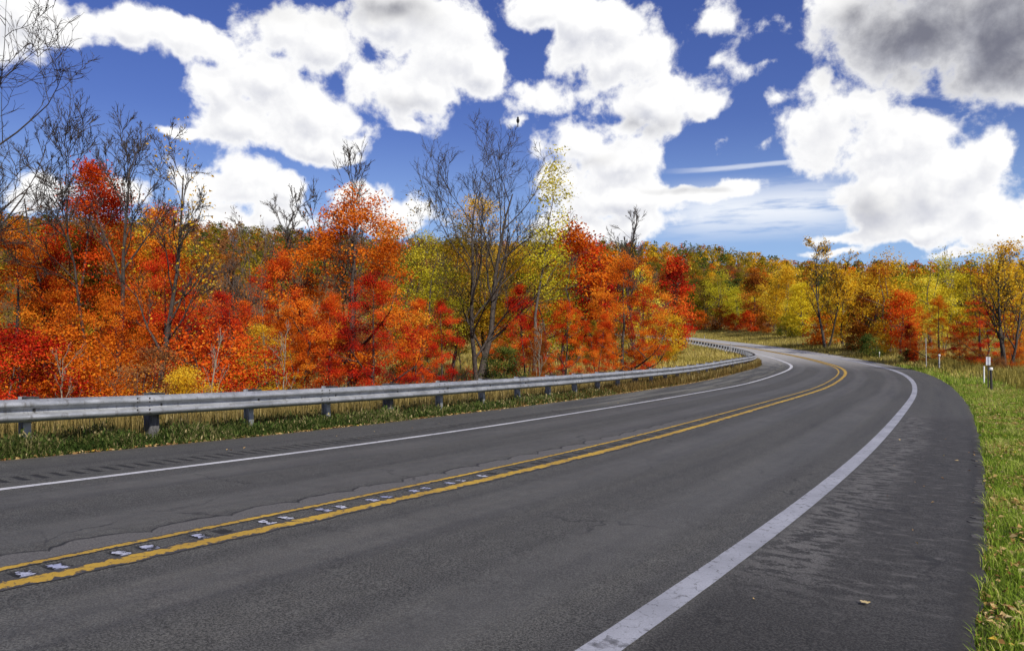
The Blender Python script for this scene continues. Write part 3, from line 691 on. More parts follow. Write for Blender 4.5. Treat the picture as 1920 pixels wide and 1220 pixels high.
def make_bare(seed, h, trunk_r, levels=5, stems=1, spread=.55, first=.3, twig=.009, kids=(6, 6, 5, 4), up=.28, lean=0., lenf=.5, leaves=0, lsize=.1, drop=1.0):
    """leafless tree grown by forking; returns trunk and twig meshes, plus a few last leaves"""
    R = np.random.default_rng(seed); lev = [[] for _ in range(levels)]; tips = []
    def grow(p, d, L, r, l):
        n = (10, 8, 6, 5, 4, 4)[l]; pts = [p]; q = p.copy(); dd = d.copy()
        for i in range(n-1):
            dd = dd+R.normal(0, (.06, .11, .15, .18, .2, .2)[l], 3)+np.array([0, 0, up*(.25 if l else .1)]); dd /= np.linalg.norm(dd)
            q = q+dd*L/(n-1); pts.append(q)
        pts = np.array(pts); rr = np.maximum(r*np.linspace(1, .22 if l else .16, n), twig*.4); lev[l].append((pts, rr))
        if l >= levels-2: tips.append(pts[-1]); tips.append(pts[len(pts)//2])
        if l+1 >= levels: return
        nk = kids[l]
        for k in range(nk):
            f = first+(1-first)*((k+R.uniform(.1, .9))/nk) if l == 0 else R.uniform(.22, 1)
            x = f*(n-1); i = min(int(x), n-2); b = pts[i]+(pts[i+1]-pts[i])*(x-i); t = pts[i+1]-pts[i]; t /= np.linalg.norm(t)
            s = np.cross(t, R.normal(0, 1, 3)); s /= np.linalg.norm(s); a = R.uniform(.6, 1.15)*spread*(1 if l == 0 else .85)
            nd = t*math.cos(a)+s*math.sin(a); rad = np.interp(x, np.arange(n), rr)
            grow(b, nd, L*R.uniform(.55, 1.1)*(lenf if l == 0 else .56)*(1.15-.45*f), max(rad*R.uniform(.45, .7), twig*(1.25, 1.1, .9, .72, .6)[min(l, 4)]), l+1)
    for k in range(stems):
        a = R.uniform(0, 6.28)+k*2*math.pi/stems; t = .0 if stems == 1 else R.uniform(.10, .2)
        grow(np.array([math.cos(a)*trunk_r*.8*(stems > 1), math.sin(a)*trunk_r*.8*(stems > 1), 0]), np.array([math.cos(a)*t+lean, math.sin(a)*t, 1.])/math.sqrt(1+t*t), h*(.86 if k == 0 else R.uniform(.6, .82)), trunk_r*(1 if k == 0 else R.uniform(.55, .8)), 0)
    def grp(l, sides):
        return (np.stack([p for p, r in lev[l]]), np.stack([r for p, r in lev[l]]), sides)
    me_t = tube_mesh('trunk', [grp(0, 8), grp(1, 5)])
    me_b = tube_mesh('branches', [grp(l, 3) for l in range(2, levels)])
    me_l = None
    if leaves:
        T = np.array(tips); ci = R.choice(len(T), leaves); C = T[ci]+R.normal(0, .16, (leaves, 3))
        me_l = leaves_mesh('crown', C, lsize, np.clip(.5+R.normal(0, .22, leaves), .02, .98), R)
    return me_t, me_b, me_l
random.seed(3)
PROTO = {}
def protos():
    # near broad maples, leafy to the ground
    for i in range(5): PROTO['maple%d' % i] = (8.0, make_leafy(100+i, 8.0, 2.9+.25*(i % 3), .04, 'low' if i % 2 else 'round', 230, 24000, .088, .235, .145, stems=1+(i % 2), gap=.38))
    for i in range(3): PROTO['shrub%d' % i] = (3.2, make_leafy(200+i, 3.2, 1.7, .02, 'round', 100, 9000, .080, .24, .045, stems=3, limb=20, gap=.1))
    for i in range(3): PROTO['loose%d' % i] = (9.0, make_leafy(300+i, 9.0, 2.4, .25, 'round', 190, 11000, .095, .30, .11, stems=1+i % 2, gap=.35, twist=.8))
    for i in range(2): PROTO['slim%d' % i] = (12.0, make_leafy(400+i, 12.0, .95, .50, 'column', 90, 2300, .13, .30, .10, lean=.10, gap=.2, twist=.5))
    for i in range(2): PROTO['column%d' % i] = (10.0, make_leafy(500+i, 10.0, 1.8, .05, 'column', 170, 9000, .2, .40, .13, gap=.05))
    # middle distance, coarser leaf
    for i in range(4): PROTO['mid%d' % i] = (11.0, make_leafy(600+i, 11.0, 3.3, .14, 'round', 150, 6500, .26, .52, .16, stems=1+i % 2, gap=.2, twist=.6))
    for i in range(3): PROTO['midloose%d' % i] = (12.0, make_leafy(700+i, 12.0, 3.4, .22, 'round', 120, 3600, .24, .58, .15, stems=2, gap=.4, twist=.7))
    for i in range(2): PROTO['midshrub%d' % i] = (4.0, make_leafy(800+i, 4.0, 2.3, .02, 'round', 70, 2600, .24, .40, .06, stems=3, gap=.1))
    for i in range(6): PROTO['far%d' % i] = (13.0, make_leafy(900+i, 13.0, 4.2+.4*(i % 3), .16, 'round', 44, 2400, .50, .85, .2, limb=6, gap=.05, tv=.5))
    PROTO['cedar0'] = (2.6, make_leafy(950, 2.6, 1.5, .02, 'low', 120, 7000, .07, .17, .05, stems=2, gap=.02))
protos()
cnt = {}
def plant(kind, px, d, top, pal, label, cat='tree', group=None, w=1., name=None, rz=None, bark=BARK, hgt=None):
    H, (mt, mc) = PROTO[kind]; p = at(px, d)
    if kind[:5] == 'maple': w *= .78
    ztop = EYE+(HZ-top)/F*d if hgt is None else p[2]+hgt
    k = max(.3, (ztop-p[2])/H)
    root = empty(name or ('shrub' if 'shrub' in kind else 'maple_tree' if kind[:5] == 'maple' else 'autumn_tree'), (p[0], p[1], p[2]-.05), random.uniform(0, 6.28) if rz is None else rz, k*w, k)
    tag(root, label, cat, group)
    obj('trunk', mt, root, BARK_DK if kind[:5] in ('maple', 'loose') else bark); obj('crown', mc, root, LEAF[pal]); return root
def bare(px, d, top, label, seed, r, bark=BARK_DK, pal=None, name='bare_tree', rz=0., wx=1., **kw):
    p = at(px, d); h = EYE+(HZ-top)/F*d-p[2]
    mt, mb, ml = make_bare(seed, h, r, **kw)
    zs = np.empty(len(mb.vertices)*3, np.float32); mb.vertices.foreach_get('co', zs); k = h/np.percentile(zs.reshape(-1, 3)[:, 2], 98.5)
    root = empty(name, (p[0], p[1], p[2]-.05), rz, k*wx, k); tag(root, label, 'tree')
    obj('trunk', mt, root, bark); obj('branches', mb, root, bark)
    if ml: obj('crown', ml, root, LEAF[pal or 'gold'])
    return root
def left_wood():
    bare(-215, 17, -20, 'large bare tree at the far left with branches reaching into the sky', 11, .15, levels=5, kids=(13, 8, 6, 5), spread=.85, lean=.075, first=.14, lenf=.62, twig=.010)
    bare(-135, 21, 150, 'second bare tree at the left picture edge, lower and behind the first', 14, .10, stems=2, kids=(10, 7, 6, 5), spread=.72, first=.35, lenf=.50, twig=.009)
    bare(196, 23, 215, 'bare forked tree rising behind the red-topped maple on the left', 29, .11, stems=2, kids=(10, 7, 6, 5), spread=.62, first=.55, lenf=.42, twig=.011)
    bare(288, 20.5, 238, 'slender crooked dark tree with a bare tip and few yellow leaves', 27, .10, kids=(13, 6, 5, 5), spread=.8, first=.25, leaves=500, lsize=.085, pal='gold', lenf=.30, twig=.010)
    plant('maple1', 120, 24, 300, 'fire', 'tall dark orange-red maple nearest the bare tree at far left')
    plant('maple2', 40, 22, 430, 'orange', 'orange maple at the left picture edge below the large bare tree')
    plant('loose0', 160, 29, 330, 'rust', 'rust brown tree behind the tall dark orange-red maple')
    plant('maple0', 140, 26, 420, 'olive', 'olive green tree among the orange maples at left')
    plant('maple3', 275, 27, 385, 'orange', 'bright orange maple behind the slender crooked dark tree')
    plant('maple4', 310, 22, 480, 'red', 'deep crimson maple in front of the slender crooked dark tree')
    plant('loose1', 350, 30, 405, 'gold', 'yellow-green tree right of the slender crooked dark tree')
    plant('maple0', 215, 21, 545, 'orange', 'low orange maple behind the guardrail left of the deep crimson maple')
    plant('shrub0', 95, 18.5, 615, 'orange', 'low orange shrub behind the guardrail at left', 'shrub')
    plant('shrub1', -5, 16.5, 625, 'red', 'bright scarlet shrub at the left picture edge just above the guardrail', 'shrub')
    plant('shrub2', 190, 18.5, 640, 'orange', 'orange shrub just behind the second guardrail post from the left', 'shrub')
    plant('shrub0', 260, 18, 655, 'brown', 'dull brown leaved shrub below the low orange maple', 'shrub')
    plant('shrub1', 350, 18, 690, 'gold', 'small golden shrub right above the wooden guardrail post', 'shrub')
    plant('shrub2', 400, 21, 600, 'fire', 'orange-red shrub left of the thin pale saplings', 'shrub')
    plant('maple1', 380, 27, 560, 'fire', 'orange maple right of the deep crimson maple')
    bare(440, 33, 425, 'spreading leafless brown tree in the gap between the left maples', 31, .10, stems=4, kids=(8, 7, 6, 4), spread=.5, first=.2, lenf=.42, bark=BARK, leaves=700, lsize=.11, pal='brown')
    bare(490, 40, 440, 'second leafless brown tree right of the spreading one in the gap', 32, .09, stems=3, kids=(7, 6, 6, 4), spread=.5, first=.25, lenf=.42, bark=BARK, leaves=500, lsize=.12, pal='rust')
    plant('maple3', 435, 29, 545, 'red', 'red and orange maple in the gap below the leafless brown trees')
    plant('loose2', 410, 38, 480, 'rust', 'thin rust coloured tree behind the spreading leafless tree')
    plant('maple2', 520, 31, 480, 'fire', 'orange-red maple left of the thin bare pole tree')
    bare(577, 33, 350, 'thin bare pole tree left of the big orange maple', 41, .085, kids=(14, 6, 5, 4), spread=.6, first=.4, lenf=.26, twig=.014)
    plant('maple0', 655, 31, 352, 'orange', 'big broad orange maple in the middle of the left wood', w=1.3, rz=.5)
    plant('maple4', 700, 28, 520, 'red', 'bright red maple at the right foot of the big orange maple', w=1.1)
    plant('maple2', 620, 29, 560, 'fire', 'orange-red maple at the left foot of the big orange maple')
    plant('maple1', 560, 28, 580, 'orange', 'dull orange maple behind the saplings under the thin bare pole tree')
    plant('loose0', 495, 25, 610, 'gold', 'thin yellowish understorey tree behind the guardrail left of centre', w=1.3)
    bare(665, 36, 300, 'fine bare twigs rising behind the big orange maple', 42, .08, stems=4, kids=(9, 6, 5, 4), spread=.45, first=.4, lenf=.34, twig=.013)
    plant('loose1', 790, 36, 440, 'lime', 'yellow-green tree between the big orange maple and the tall bare tree')
    plant('maple3', 770, 33, 560, 'fire', 'orange maple below the yellow-green tree beside the big orange maple')
    plant('maple4', 830, 35, 570, 'red', 'dark red maple just left of the tall bare tree')
    plant('loose2', 850, 44, 420, 'olive', 'olive tree behind the tall bare tree, to its left')
    plant('loose0', 915, 46, 375, 'gold', 'gold leaved tree behind the tall bare tree')
    bare(892, 37, 215, 'tall bare tree with two dark trunks towering over the wood', 54, .18, wx=1.25, stems=2, kids=(11, 7, 6, 4), spread=.64, first=.2, lenf=.52, twig=.012)
    bare(800, 39, 370, 'smaller half-bare tree with crooked branches left of the tall bare tree', 52, .09, stems=2, kids=(9, 6, 5, 4), spread=.7, first=.2, lenf=.42, leaves=900, lsize=.13, pal='olive', bark=BARK)
    plant('cedar0', 938, 33, 648, 'green', 'dark green cedar bush right of the tall bare tree trunk', 'bush', name='cedar_bush', w=1.05)
    plant('slim0', 1003, 37, 305, 'lime', 'tall slender leaning tree with small leafy top above the wood', rz=.1, name='slender_tree', bark=BARK)
    plant('maple1', 985, 38, 540, 'red', 'red maple behind the dark green cedar bush')
    plant('loose1', 1050, 42, 430, 'lime', 'olive-yellow tree right of the slender leaning tree', w=1.25)
    plant('loose2', 975, 43, 470, 'gold', 'golden tree left of the slender leaning tree', w=1.2)
    plant('maple0', 1060, 40, 560, 'fire', 'orange-red maple under the olive-yellow tree')
    plant('maple3', 1010, 36, 610, 'rust', 'rust brown low maple at the foot of the slender leaning tree')
    plant('mid1', 1085, 60, 425, 'orange', 'orange tree top showing behind the olive-yellow tree')
    plant('mid3', 1115, 62, 455, 'red', 'red tree top left of the far hillside')
    plant('maple2', 1165, 43, 485, 'orange', 'large orange maple at the right end of the left wood', w=1.1)
    plant('maple4', 1205, 46, 540, 'red', 'bright red maple on the right side of the large orange maple')
    plant('maple1', 1120, 41, 590, 'fire', 'low orange maple behind the guardrail left of the large orange maple')
    plant('midloose0', 1205, 75, 500, 'yellow', 'pale yellow tree between the large orange maple and scarlet column tree')
    bare(1190, 72, 398, 'cluster of bare twigs above the large orange maple', 61, .12, stems=5, kids=(8, 6, 5, 4), spread=.42, first=.4, lenf=.36, twig=.024)
    bare(1237, 78, 490, 'grey-brown leafless tree beside the scarlet column tree', 62, .12, stems=3, kids=(8, 7, 6, 4), spread=.4, first=.15, lenf=.36, twig=.016, bark=BARK, leaves=800, lsize=.2, pal='brown')
    plant('column0', 1263, 80, 484, 'red', 'narrow scarlet tree standing alone at the end of the left wood', name='scarlet_tree', w=1.05)
    plant('shrub1', 1232, 58, 590, 'gold', 'pale gold bush beside the bright red maple at the field edge', 'bush')
    plant('shrub2', 1255, 62, 640, 'olive', 'low olive bush where the left wood meets the grassy field', 'bush')
    # thin pale saplings and undergrowth
    for k, (px, d, top) in enumerate([(395, 19, 610), (530, 21, 600), (120, 17, 640), (1010, 30, 600)]):
        bare(px, d, top, ['thin pale sapling right of the small golden shrub', 'thin pale branching sapling below the thin bare pole tree', 'thin bare sapling between the leftmost orange shrubs', 'pale bare sapling at the foot of the slender leaning tree'][k], 70+k, .028, levels=4, kids=(9, 4, 3), spread=.6, first=.15, twig=.006, lenf=.36, bark=BARK_LT, name='bare_sapling')
    # the depth of the wood: more trees further in, showing between the front ones
    R = random.Random(5); pal = ['rust', 'brown', 'olive', 'rust', 'olive', 'orange', 'gold', 'green', 'red']
    for k in range(34):
        px = -80+k*38+R.uniform(-14, 14); d = R.uniform(34, 44)+max(0, px)*.018
        c = R.choice(pal); top = R.uniform(545, 590) if px < 1050 else R.uniform(570, 600)
        plant(R.choice(['maple0', 'maple1', 'maple3', 'loose0']), px, d, top, c, '%s tree deep in the wood, %s' % ({'fire': 'orange-red', 'orange': 'orange', 'rust': 'rust brown', 'red': 'red', 'olive': 'olive', 'gold': 'golden', 'brown': 'dull brown', 'green': 'green'}[c], ['left of the picture edge maples', 'behind the large bare tree', 'behind the tall dark orange-red maple', 'behind the deep crimson maple', 'behind the spreading leafless tree', 'behind the thin bare pole tree', 'behind the big orange maple', 'behind the yellow-green tree', 'left of the tall bare tree', 'behind the cedar bush', 'behind the slender leaning tree', 'behind the large orange maple'][k//3]), group='trees deep in the left wood')
left_wood()
def right_wood():
    M = plant
    M('mid0', 1300, 191, 545, 'olive', 'olive tree across the road right beside the scarlet column tree', w=.9)
    M('mid2', 1322, 187, 520, 'olive', 'brownish olive tree second from the scarlet column tree')
    M('midloose1', 1352, 180, 505, 'lime', 'tall pale lime tree at the far bend of the road', w=.9)
    M('midshrub0', 1312, 184, 583, 'orange', 'orange bush at the far left foot of the hillside', 'bush')
    M('midshrub1', 1345, 177, 575, 'rust', 'rust bush under the tall pale lime tree', 'bush')
    M('midshrub0', 1378, 168, 588, 'fire', 'orange-red bush at the roadside field edge under the lime trees', 'bush')
    M('mid1', 1383, 172, 540, 'lime', 'yellowish lime tree left of the dark rust tree')
    M('column1', 1415, 161, 505, 'rust', 'narrow dark rust red tree among the yellow ones across the road', w=1.3)
    M('midshrub1', 1412, 157, 585, 'fire', 'bright orange bush at the foot of the narrow dark rust tree', 'bush')
    M('midshrub0', 1438, 147, 592, 'rust', 'reddish bush right of the bright orange bush', 'bush')
    M('midloose0', 1450, 147, 490, 'gold', 'tall golden tree left of the bright yellow tree across the road')
    M('mid3', 1475, 136, 500, 'gold', 'golden tree behind the bright yellow tree')
    M('mid2', 1505, 123, 530, 'yellow', 'bright yellow tree across the bend of the road')
    M('midloose2', 1478, 135, 560, 'yellow', 'pale yellow tree with visible dark trunk left of the bright yellow tree')
    M('midshrub1', 1485, 127, 590, 'lime', 'lime green bush below the bright yellow tree', 'bush')
    M('midshrub0', 1465, 135, 615, 'green', 'dark green bush left of the lime green bush', 'bush')
    bare(1550, 97, 448, 'tall half-bare tree with dark trunk and bare tip right of the yellow trees', 81, .20, stems=2, kids=(11, 7, 6, 4), spread=.6, first=.3, lenf=.40, twig=.02, leaves=2600, lsize=.24, pal='gold')
    M('midshrub1', 1540, 104, 590, 'orange', 'orange bush behind the trunk of the tall half-bare tree', 'bush')
    M('mid0', 1580, 99, 505, 'gold', 'golden tree behind the tall half-bare tree')
    M('mid1', 1622, 90, 548, 'green', 'green tree with orange tip right of the tall half-bare tree')
    M('mid3', 1640, 86, 500, 'rust', 'rust brown tree behind the green tree')
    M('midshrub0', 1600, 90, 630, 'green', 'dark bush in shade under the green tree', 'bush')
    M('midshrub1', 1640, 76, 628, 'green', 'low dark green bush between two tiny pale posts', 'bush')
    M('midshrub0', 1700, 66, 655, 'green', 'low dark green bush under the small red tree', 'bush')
    M('midshrub1', 1615, 87, 612, 'rust', 'rust red bush under the right side of the green tree', 'bush')
    M('midloose1', 1668, 81, 475, 'gold', 'tall gold tree with dark forked trunk left of the red sapling')
    M('mid2', 1690, 77, 545, 'fire', 'orange-red tree behind the tall gold tree with forked trunk')
    M('midshrub0', 1650, 79, 625, 'gold', 'gold bush at the foot of the tall gold tree', 'bush')
    M('column0', 1706, 66, 605, 'red', 'small red tree left of the tall thin pole', w=1.0)
    M('midloose2', 1748, 80, 475, 'lime', 'tall yellow-green tree behind the tall thin pole')
    M('maple2', 1762, 62, 560, 'orange', 'orange maple behind the two pale posts on the right verge', w=1.1)
    M('midloose0', 1770, 72, 545, 'yellow', 'bright yellow tree above the orange maple on the right')
    M('mid3', 1725, 95, 520, 'yellow', 'bright gold tree between the tall gold tree and the yellow-green tree')
    M('maple3', 1715, 64, 640, 'fire', 'low orange maple at the foot of the small red tree')
    M('mid1', 1800, 84, 530, 'olive', 'olive tree right of the bright yellow tree')
    M('maple4', 1838, 55, 560, 'red', 'scarlet and orange maple behind the small white number sign', w=1.25)
    M('maple0', 1800, 56, 610, 'rust', 'rust brown maple left of the scarlet and orange maple')
    M('midloose1', 1850, 62, 470, 'yellow', 'tall yellow tree behind the scarlet and orange maple')
    M('midloose0', 1905, 58, 455, 'gold', 'tallest golden tree at the right picture edge')
    bare(1888, 49, 470, 'dark many-stemmed trunk rising above the verge at the right edge', 83, .16, stems=3, kids=(10, 6, 5, 4), spread=.65, first=.25, lenf=.42, twig=.012, leaves=1700, lsize=.15, pal='gold', bark=BARK_DK)
    M('maple1', 1908, 58, 560, 'orange', 'orange maple behind the many-stemmed trunk at the right edge', w=1.1)
    M('shrub0', 1905, 49, 640, 'orange', 'orange shrub right of the many-stemmed trunk', 'shrub')
    M('shrub1', 1825, 52, 655, 'rust', 'rust shrub left of the small white number sign', 'shrub')
    M('shrub2', 1870, 48, 668, 'brown', 'dull brown shrub behind the small white number sign', 'shrub')
    M('maple3', 1995, 52, 520, 'fire', 'orange-red maple just off the right picture edge')
    bare(1800, 100, 470, 'thin grey bare tree against the hill right of the yellow-green tree', 84, .12, stems=2, kids=(6, 5, 5, 4), spread=.4, first=.4, lenf=.3, twig=.02, bark=BARK_LT)
    R = random.Random(9)
    cols = {'yellow': 'yellow', 'gold': 'golden', 'rust': 'rust brown', 'orange': 'orange', 'lime': 'yellow-green', 'olive': 'olive'}
    for k in range(30):
        px = 1290+k*23+R.uniform(-8, 8); d = R.uniform(200, 215) if px < 1480 else R.uniform(125, 160)-(px-1500)*.06
        c = R.choice(list(cols)); M(R.choice(['mid0', 'mid1', 'mid2', 'mid3']), px, d, 0, c, '%s %s' % (cols[c], 'second-row tree behind the '+['lime trees at the far bend', 'rust and orange bushes', 'golden and yellow trees', 'half-bare tree', 'green tree with orange tip', 'tall gold tree', 'tall thin pole', 'white number sign', 'trees at the right edge', 'trees at the right edge'][k//3]), group='second row of trees right of the road', hgt=R.uniform(6.5, 9.5))
right_wood()
def hillside():
    R = random.Random(12); pts = []; rr = 236.
    while rr < 590:
        step = (6.6+rr*.006)/rr; az = -.68+R.uniform(0, step)
        while az < .70:
            if az > .06 or rr > 300 or R.random() < .6: pts.append((az+R.uniform(-.35, .35)*step, rr+R.uniform(-3, 3)))
            az += step*R.uniform(.85, 1.2)
        rr += 7.6+rr*.010
    pts = [(az, r) for az, r in pts if abs(nearest(math.sin(az)*r, math.cos(az)*r)[1][0]) > 16]
    score = [(r+(0 if az > .11 else 400), i) for i, (az, r) in enumerate(pts)]
    score.sort(); things = {i for _, i in score[:230]}
    pal = ['olive', 'olive', 'olive', 'olive', 'rust', 'gold', 'orange', 'green', 'green', 'brown', 'olive', 'rust']
    nm = {'olive': 'olive', 'gold': 'golden', 'rust': 'rust brown', 'orange': 'orange', 'lime': 'yellow-green', 'green': 'dark green', 'brown': 'dull brown'}
    rest = {}
    for i, (az, r) in enumerate(pts):
        x, y = math.sin(az)*r, math.cos(az)*r; z = gz(x, y); c = R.choice(pal if az > .05 else ['olive', 'brown', 'rust', 'brown', 'olive', 'green']); v = R.randrange(6); k = R.uniform(.58, .92)
        if i in things:
            H, (mt, mc) = PROTO['far%d' % v]
            root = empty('hillside_tree', (x, y, z-.1), R.uniform(0, 6.28), k*R.uniform(.9, 1.1), k)
            px = 960+F*math.tan(az); wh = next(w for lim, w in ((1150, 'behind the tall bare tree'), (1270, 'above the large orange maple'), (1340, 'beside the scarlet column tree'), (1410, 'above the tall pale lime tree'), (1480, 'above the narrow dark rust tree'), (1580, 'above the tall half-bare tree'), (1680, 'above the green tree with orange tip'), (1780, 'above the tall thin pole'), (1860, 'above the white number sign'), (9999, 'toward the right edge')) if px < lim)
            tag(root, '%s %s tree %s on the hillside %s' % ('large' if k > .82 else 'small' if k < .68 else 'medium', nm[c], 'low' if r < 262 else 'midway up' if r < 292 else 'higher', wh), 'tree', 'trees on the far hillside')
            obj('trunk', mt, root, BARK); obj('crown', mc, root, LEAF[c])
        else: rest.setdefault(c, []).append((x, y, z, k, v))
    # the rest of the wood, which reads as one mass
    root = empty('distant_forest', (0, 0, 0)); root['kind'] = 'stuff'
    Vs, Ts, mi, Fs, b = [], [], [], [], 0
    names = list(rest)
    src = {}
    for v in range(6):
        me = PROTO['far%d' % v][1][1]; n = len(me.vertices); co = np.empty(n*3, np.float32); me.vertices.foreach_get('co', co); co = co.reshape(-1, 4, 3)
        ti = np.empty(n, np.float32); me.attributes['tint'].data.foreach_get('value', ti); ti = ti.reshape(-1, 4)
        keep = np.random.default_rng(v).permutation(len(co))[:190]; cen = co[keep].mean(1, keepdims=True)
        src[v] = (cen+(co[keep]-cen)*2.5, ti[keep])
    for ci, c in enumerate(names):
        for (x, y, z, k, v) in rest[c]:
            co, ti = src[v]; a = R.uniform(0, 6.28); M = np.array([[math.cos(a), -math.sin(a), 0], [math.sin(a), math.cos(a), 0], [0, 0, 1]])
            P = (co.reshape(-1, 3) @ M.T)*k+np.array([x, y, z]); n = len(P)//4
            q = np.arange(n)*4+b; Fs.append(np.stack([q, q+1, q+2, q+3], 1)); Vs.append(P); Ts.append(np.clip(ti.ravel()+R.uniform(-.15, .15), 0, 1)); mi.append(np.full(n, ci)); b += len(P)
    me = mesh_np('distant_forest', np.concatenate(Vs), [np.concatenate(Fs)], [LEAF[c] for c in names], {'tint': np.concatenate(Ts)})
    me.polygons.foreach_set('material_index', np.concatenate(mi).astype(np.int32))
    bpy.data.objects.remove(root); o = obj('distant_forest', me); o['kind'] = 'stuff'; o['label'] = 'mixed autumn forest covering the higher and farther hillside'; o['category'] = 'forest'
hillside()

# ------------------------------------------------------------------ grass, weeds, litter
def in_view(P, pad=60, front=.9):
    y = np.maximum(P[:, 1], .01); u = 960+F*P[:, 0]/y; v = HZ+F*(EYE-P[:, 2])/y
    core = (P[:, 1] > front) & (u > -pad-140/y) & (u < 1920+pad+140/y) & (v < 1220+pad+400/y)
    # thinner beyond the picture, for a viewer who steps aside
    wide = (P[:, 1] > -3) & (np.abs(P[:, 0]-.1*P[:, 1]) < .85*np.maximum(P[:, 1], 0)+5) & (np.random.default_rng(len(P)).random(len(P)) < .3)
    return core | wide
def scatter(s0, s1, o0, o1, dens, R, onroad=False):
    n = int((s1-s0)*(o1-o0)*dens); s = R.uniform(s0, s1, n); o = R.uniform(o0, o1, n)
    P = road_pt(s, o); 
    if not onroad: P[:, 2] = ground_z(P[:, 0], P[:, 1])
    m = in_view(P); return P[m], s[m], o[m]
def clumpy(P, f, seed):
    return np.array([mnoise.noise(Vector((p[0]*f, p[1]*f, seed))) for p in P]) if len(P) else np.zeros(0)
def blades(P, h, w, tint, R, lean=.5):
    n = len(P); a = R.uniform(0, 2*math.pi, n); d = np.stack([np.cos(a), np.sin(a), np.zeros(n)], 1)
    side = np.stack([-np.sin(a), np.cos(a), np.zeros(n)], 1); L = (h*R.uniform(.1, 1, n)*lean)[:, None]; w = w[:, None]; up = np.array([0, 0, 1.])
    b0 = P-side*w*.5-up*.02; b1 = P+side*w*.5-up*.02
    m = P+d*L*.35+up*(h*.6)[:, None]; m0 = m-side*w*.38; m1 = m+side*w*.38; t = P+d*L+up*(h*(1-.12*lean))[:, None]
    V = np.stack([b0, b1, m1, m0, t], 1).reshape(-1, 3); i = np.arange(n)*5
    return V, np.stack([i, i+1, i+2, i+3], 1), np.stack([i+3, i+2, i+4], 1), np.repeat(tint, 5)
def grass(name, lst, mat, label):
    V, Q, T, A, b = [], [], [], [], 0
    for v, q, t, a in lst: V.append(v); Q.append(q+b); T.append(t+b); A.append(a); b += len(v)
    o = obj(name, mesh_np(name, np.concatenate(V), [np.concatenate(Q), np.concatenate(T)], [mat], {'tint': np.concatenate(A)}))
    o['kind'] = 'stuff'; o['label'] = label; o['category'] = 'grass'; return o
def build_grass():
    R = np.random.default_rng(21)
    # right verge, short and green
    L = []
    for s0, s1, o0, o1, dn, hh, ww in ((-8, 2, 5.05, 7.0, 5200, .075, .006), (2, 12, 5.05, 9, 2200, .085, .008), (12, 32, 5.05, 11, 650, .11, .013), (32, 60, 5.05, 9, 160, .16, .025)):
        P, s, o = scatter(s0, s1, o0, o1, dn, R); c = clumpy(P, 1.1, 3.); c2 = clumpy(P, 4.5, 7.)
        k = R.random(len(P)) < np.clip(.35+(o-5.02)*2.5, 0, 1)*np.clip(.8+c2, .25, 1); P, c, c2, o = P[k], c[k], c2[k], o[k]
        h = hh*R.uniform(.4, 1.6, len(P))*(1+c*.7+c2*.7); L.append(blades(P, h, ww*R.uniform(.6, 1.4, len(P)), np.clip(.46+c*.5+c2*.25+R.normal(0, .22, len(P)), 0, 1), R, 1.1))
    grass('lawn_grass', L, G_LAWN, 'short bright green grass on the right verge')
    L = []
    for s0, s1, o0, o1, dn, hh, ww in ((4, 30, 8.2, 18, 200, .5, .012), (30, 62, 7.4, 20, 110, .55, .020)):
        P, s, o = scatter(s0, s1, o0, o1, dn, R); c = clumpy(P, .5, 5.); k = c > -.25+R.uniform(-.2, .2, len(P)); P, c = P[k], c[k]
        L.append(blades(P, hh*R.uniform(.5, 1.4, len(P))*(1+c*.6), ww*R.uniform(.6, 1.4, len(P)), np.clip(.45+R.normal(0, .25, len(P)), 0, 1), R, .5))
    grass('tall_verge_grass', L, G_FIELD, 'taller pale grass at the back of the right verge')
    # left, under the rail
    L = []
    for s0, s1, dn, hh, ww in ((-9, 4, 2600, .215, .009), (4, 16, 1300, .20, .012), (16, 34, 420, .20, .02)):
        P, s, o = scatter(s0, s1, -6.7, -5.36, dn, R); c = clumpy(P, 1.3, 11.); c2 = clumpy(P, 5, 13.)
        fade = np.clip((-5.33-o)/.25, .15, 1); k = R.random(len(P)) < np.clip(.75+c*.9+c2*.5-.025*np.maximum(s, 0), .08, 1); P, c, c2, fade, s = P[k], c[k], c2[k], fade[k], s[k]
        h = hh*fade*R.uniform(.35, 1.45, len(P))*(1+c*.8)*np.clip(1-s*.012, .6, 1)
        L.append(blades(P, h, ww*R.uniform(.6, 1.8, len(P)), np.clip(.42+c*.3+R.normal(0, .26, len(P)), 0, 1), R, 1.3))
        # broad leaved weeds: short wide blades held at all heights
        j = R.integers(0, len(P), int(len(P)*.55)); Q = P[j]+np.stack([R.normal(0, .03, len(j)), R.normal(0, .03, len(j)), R.uniform(.1, .95, len(j))*h[j]], 1)
        L.append(blades(Q, np.full(len(j), .035+.02*(hh > .25))*R.uniform(.5, 1.6, len(j)), ww*2.6*R.uniform(.6, 1.3, len(j)), np.clip(.40+c[j]*.5+R.normal(0, .26, len(j)), 0, 1), R, 2.2))
    grass('roadside_weeds', L, G_WEED, 'dark green weeds growing along the left pavement edge under the guardrail')
    L = []
    for s0, s1, o0, o1, dn, hh, ww in ((-9, 8, -10.5, -6.1, 330, .62, .008), (8, 24, -11, -6.1, 170, .62, .011), (24, 60, -9, -5.5, 150, .42, .018)):
        P, s, o = scatter(s0, s1, o0, o1, dn, R); c = clumpy(P, .8, 17.)
        h = hh*R.uniform(.5, 1.25, len(P))*(1+c*.4); L.append(blades(P, h, ww*R.uniform(.6, 1.4, len(P)), np.clip(.5+c*.3+R.normal(0, .24, len(P)), 0, 1), R, .45))
    grass('dry_grass', L, G_DRY, 'tall straw coloured dry grass behind the guardrail')
    L = []
    P, s, o = scatter(8, 78, -6.6, -5.45, 420, R); c = clumpy(P, 1.5, 19.)
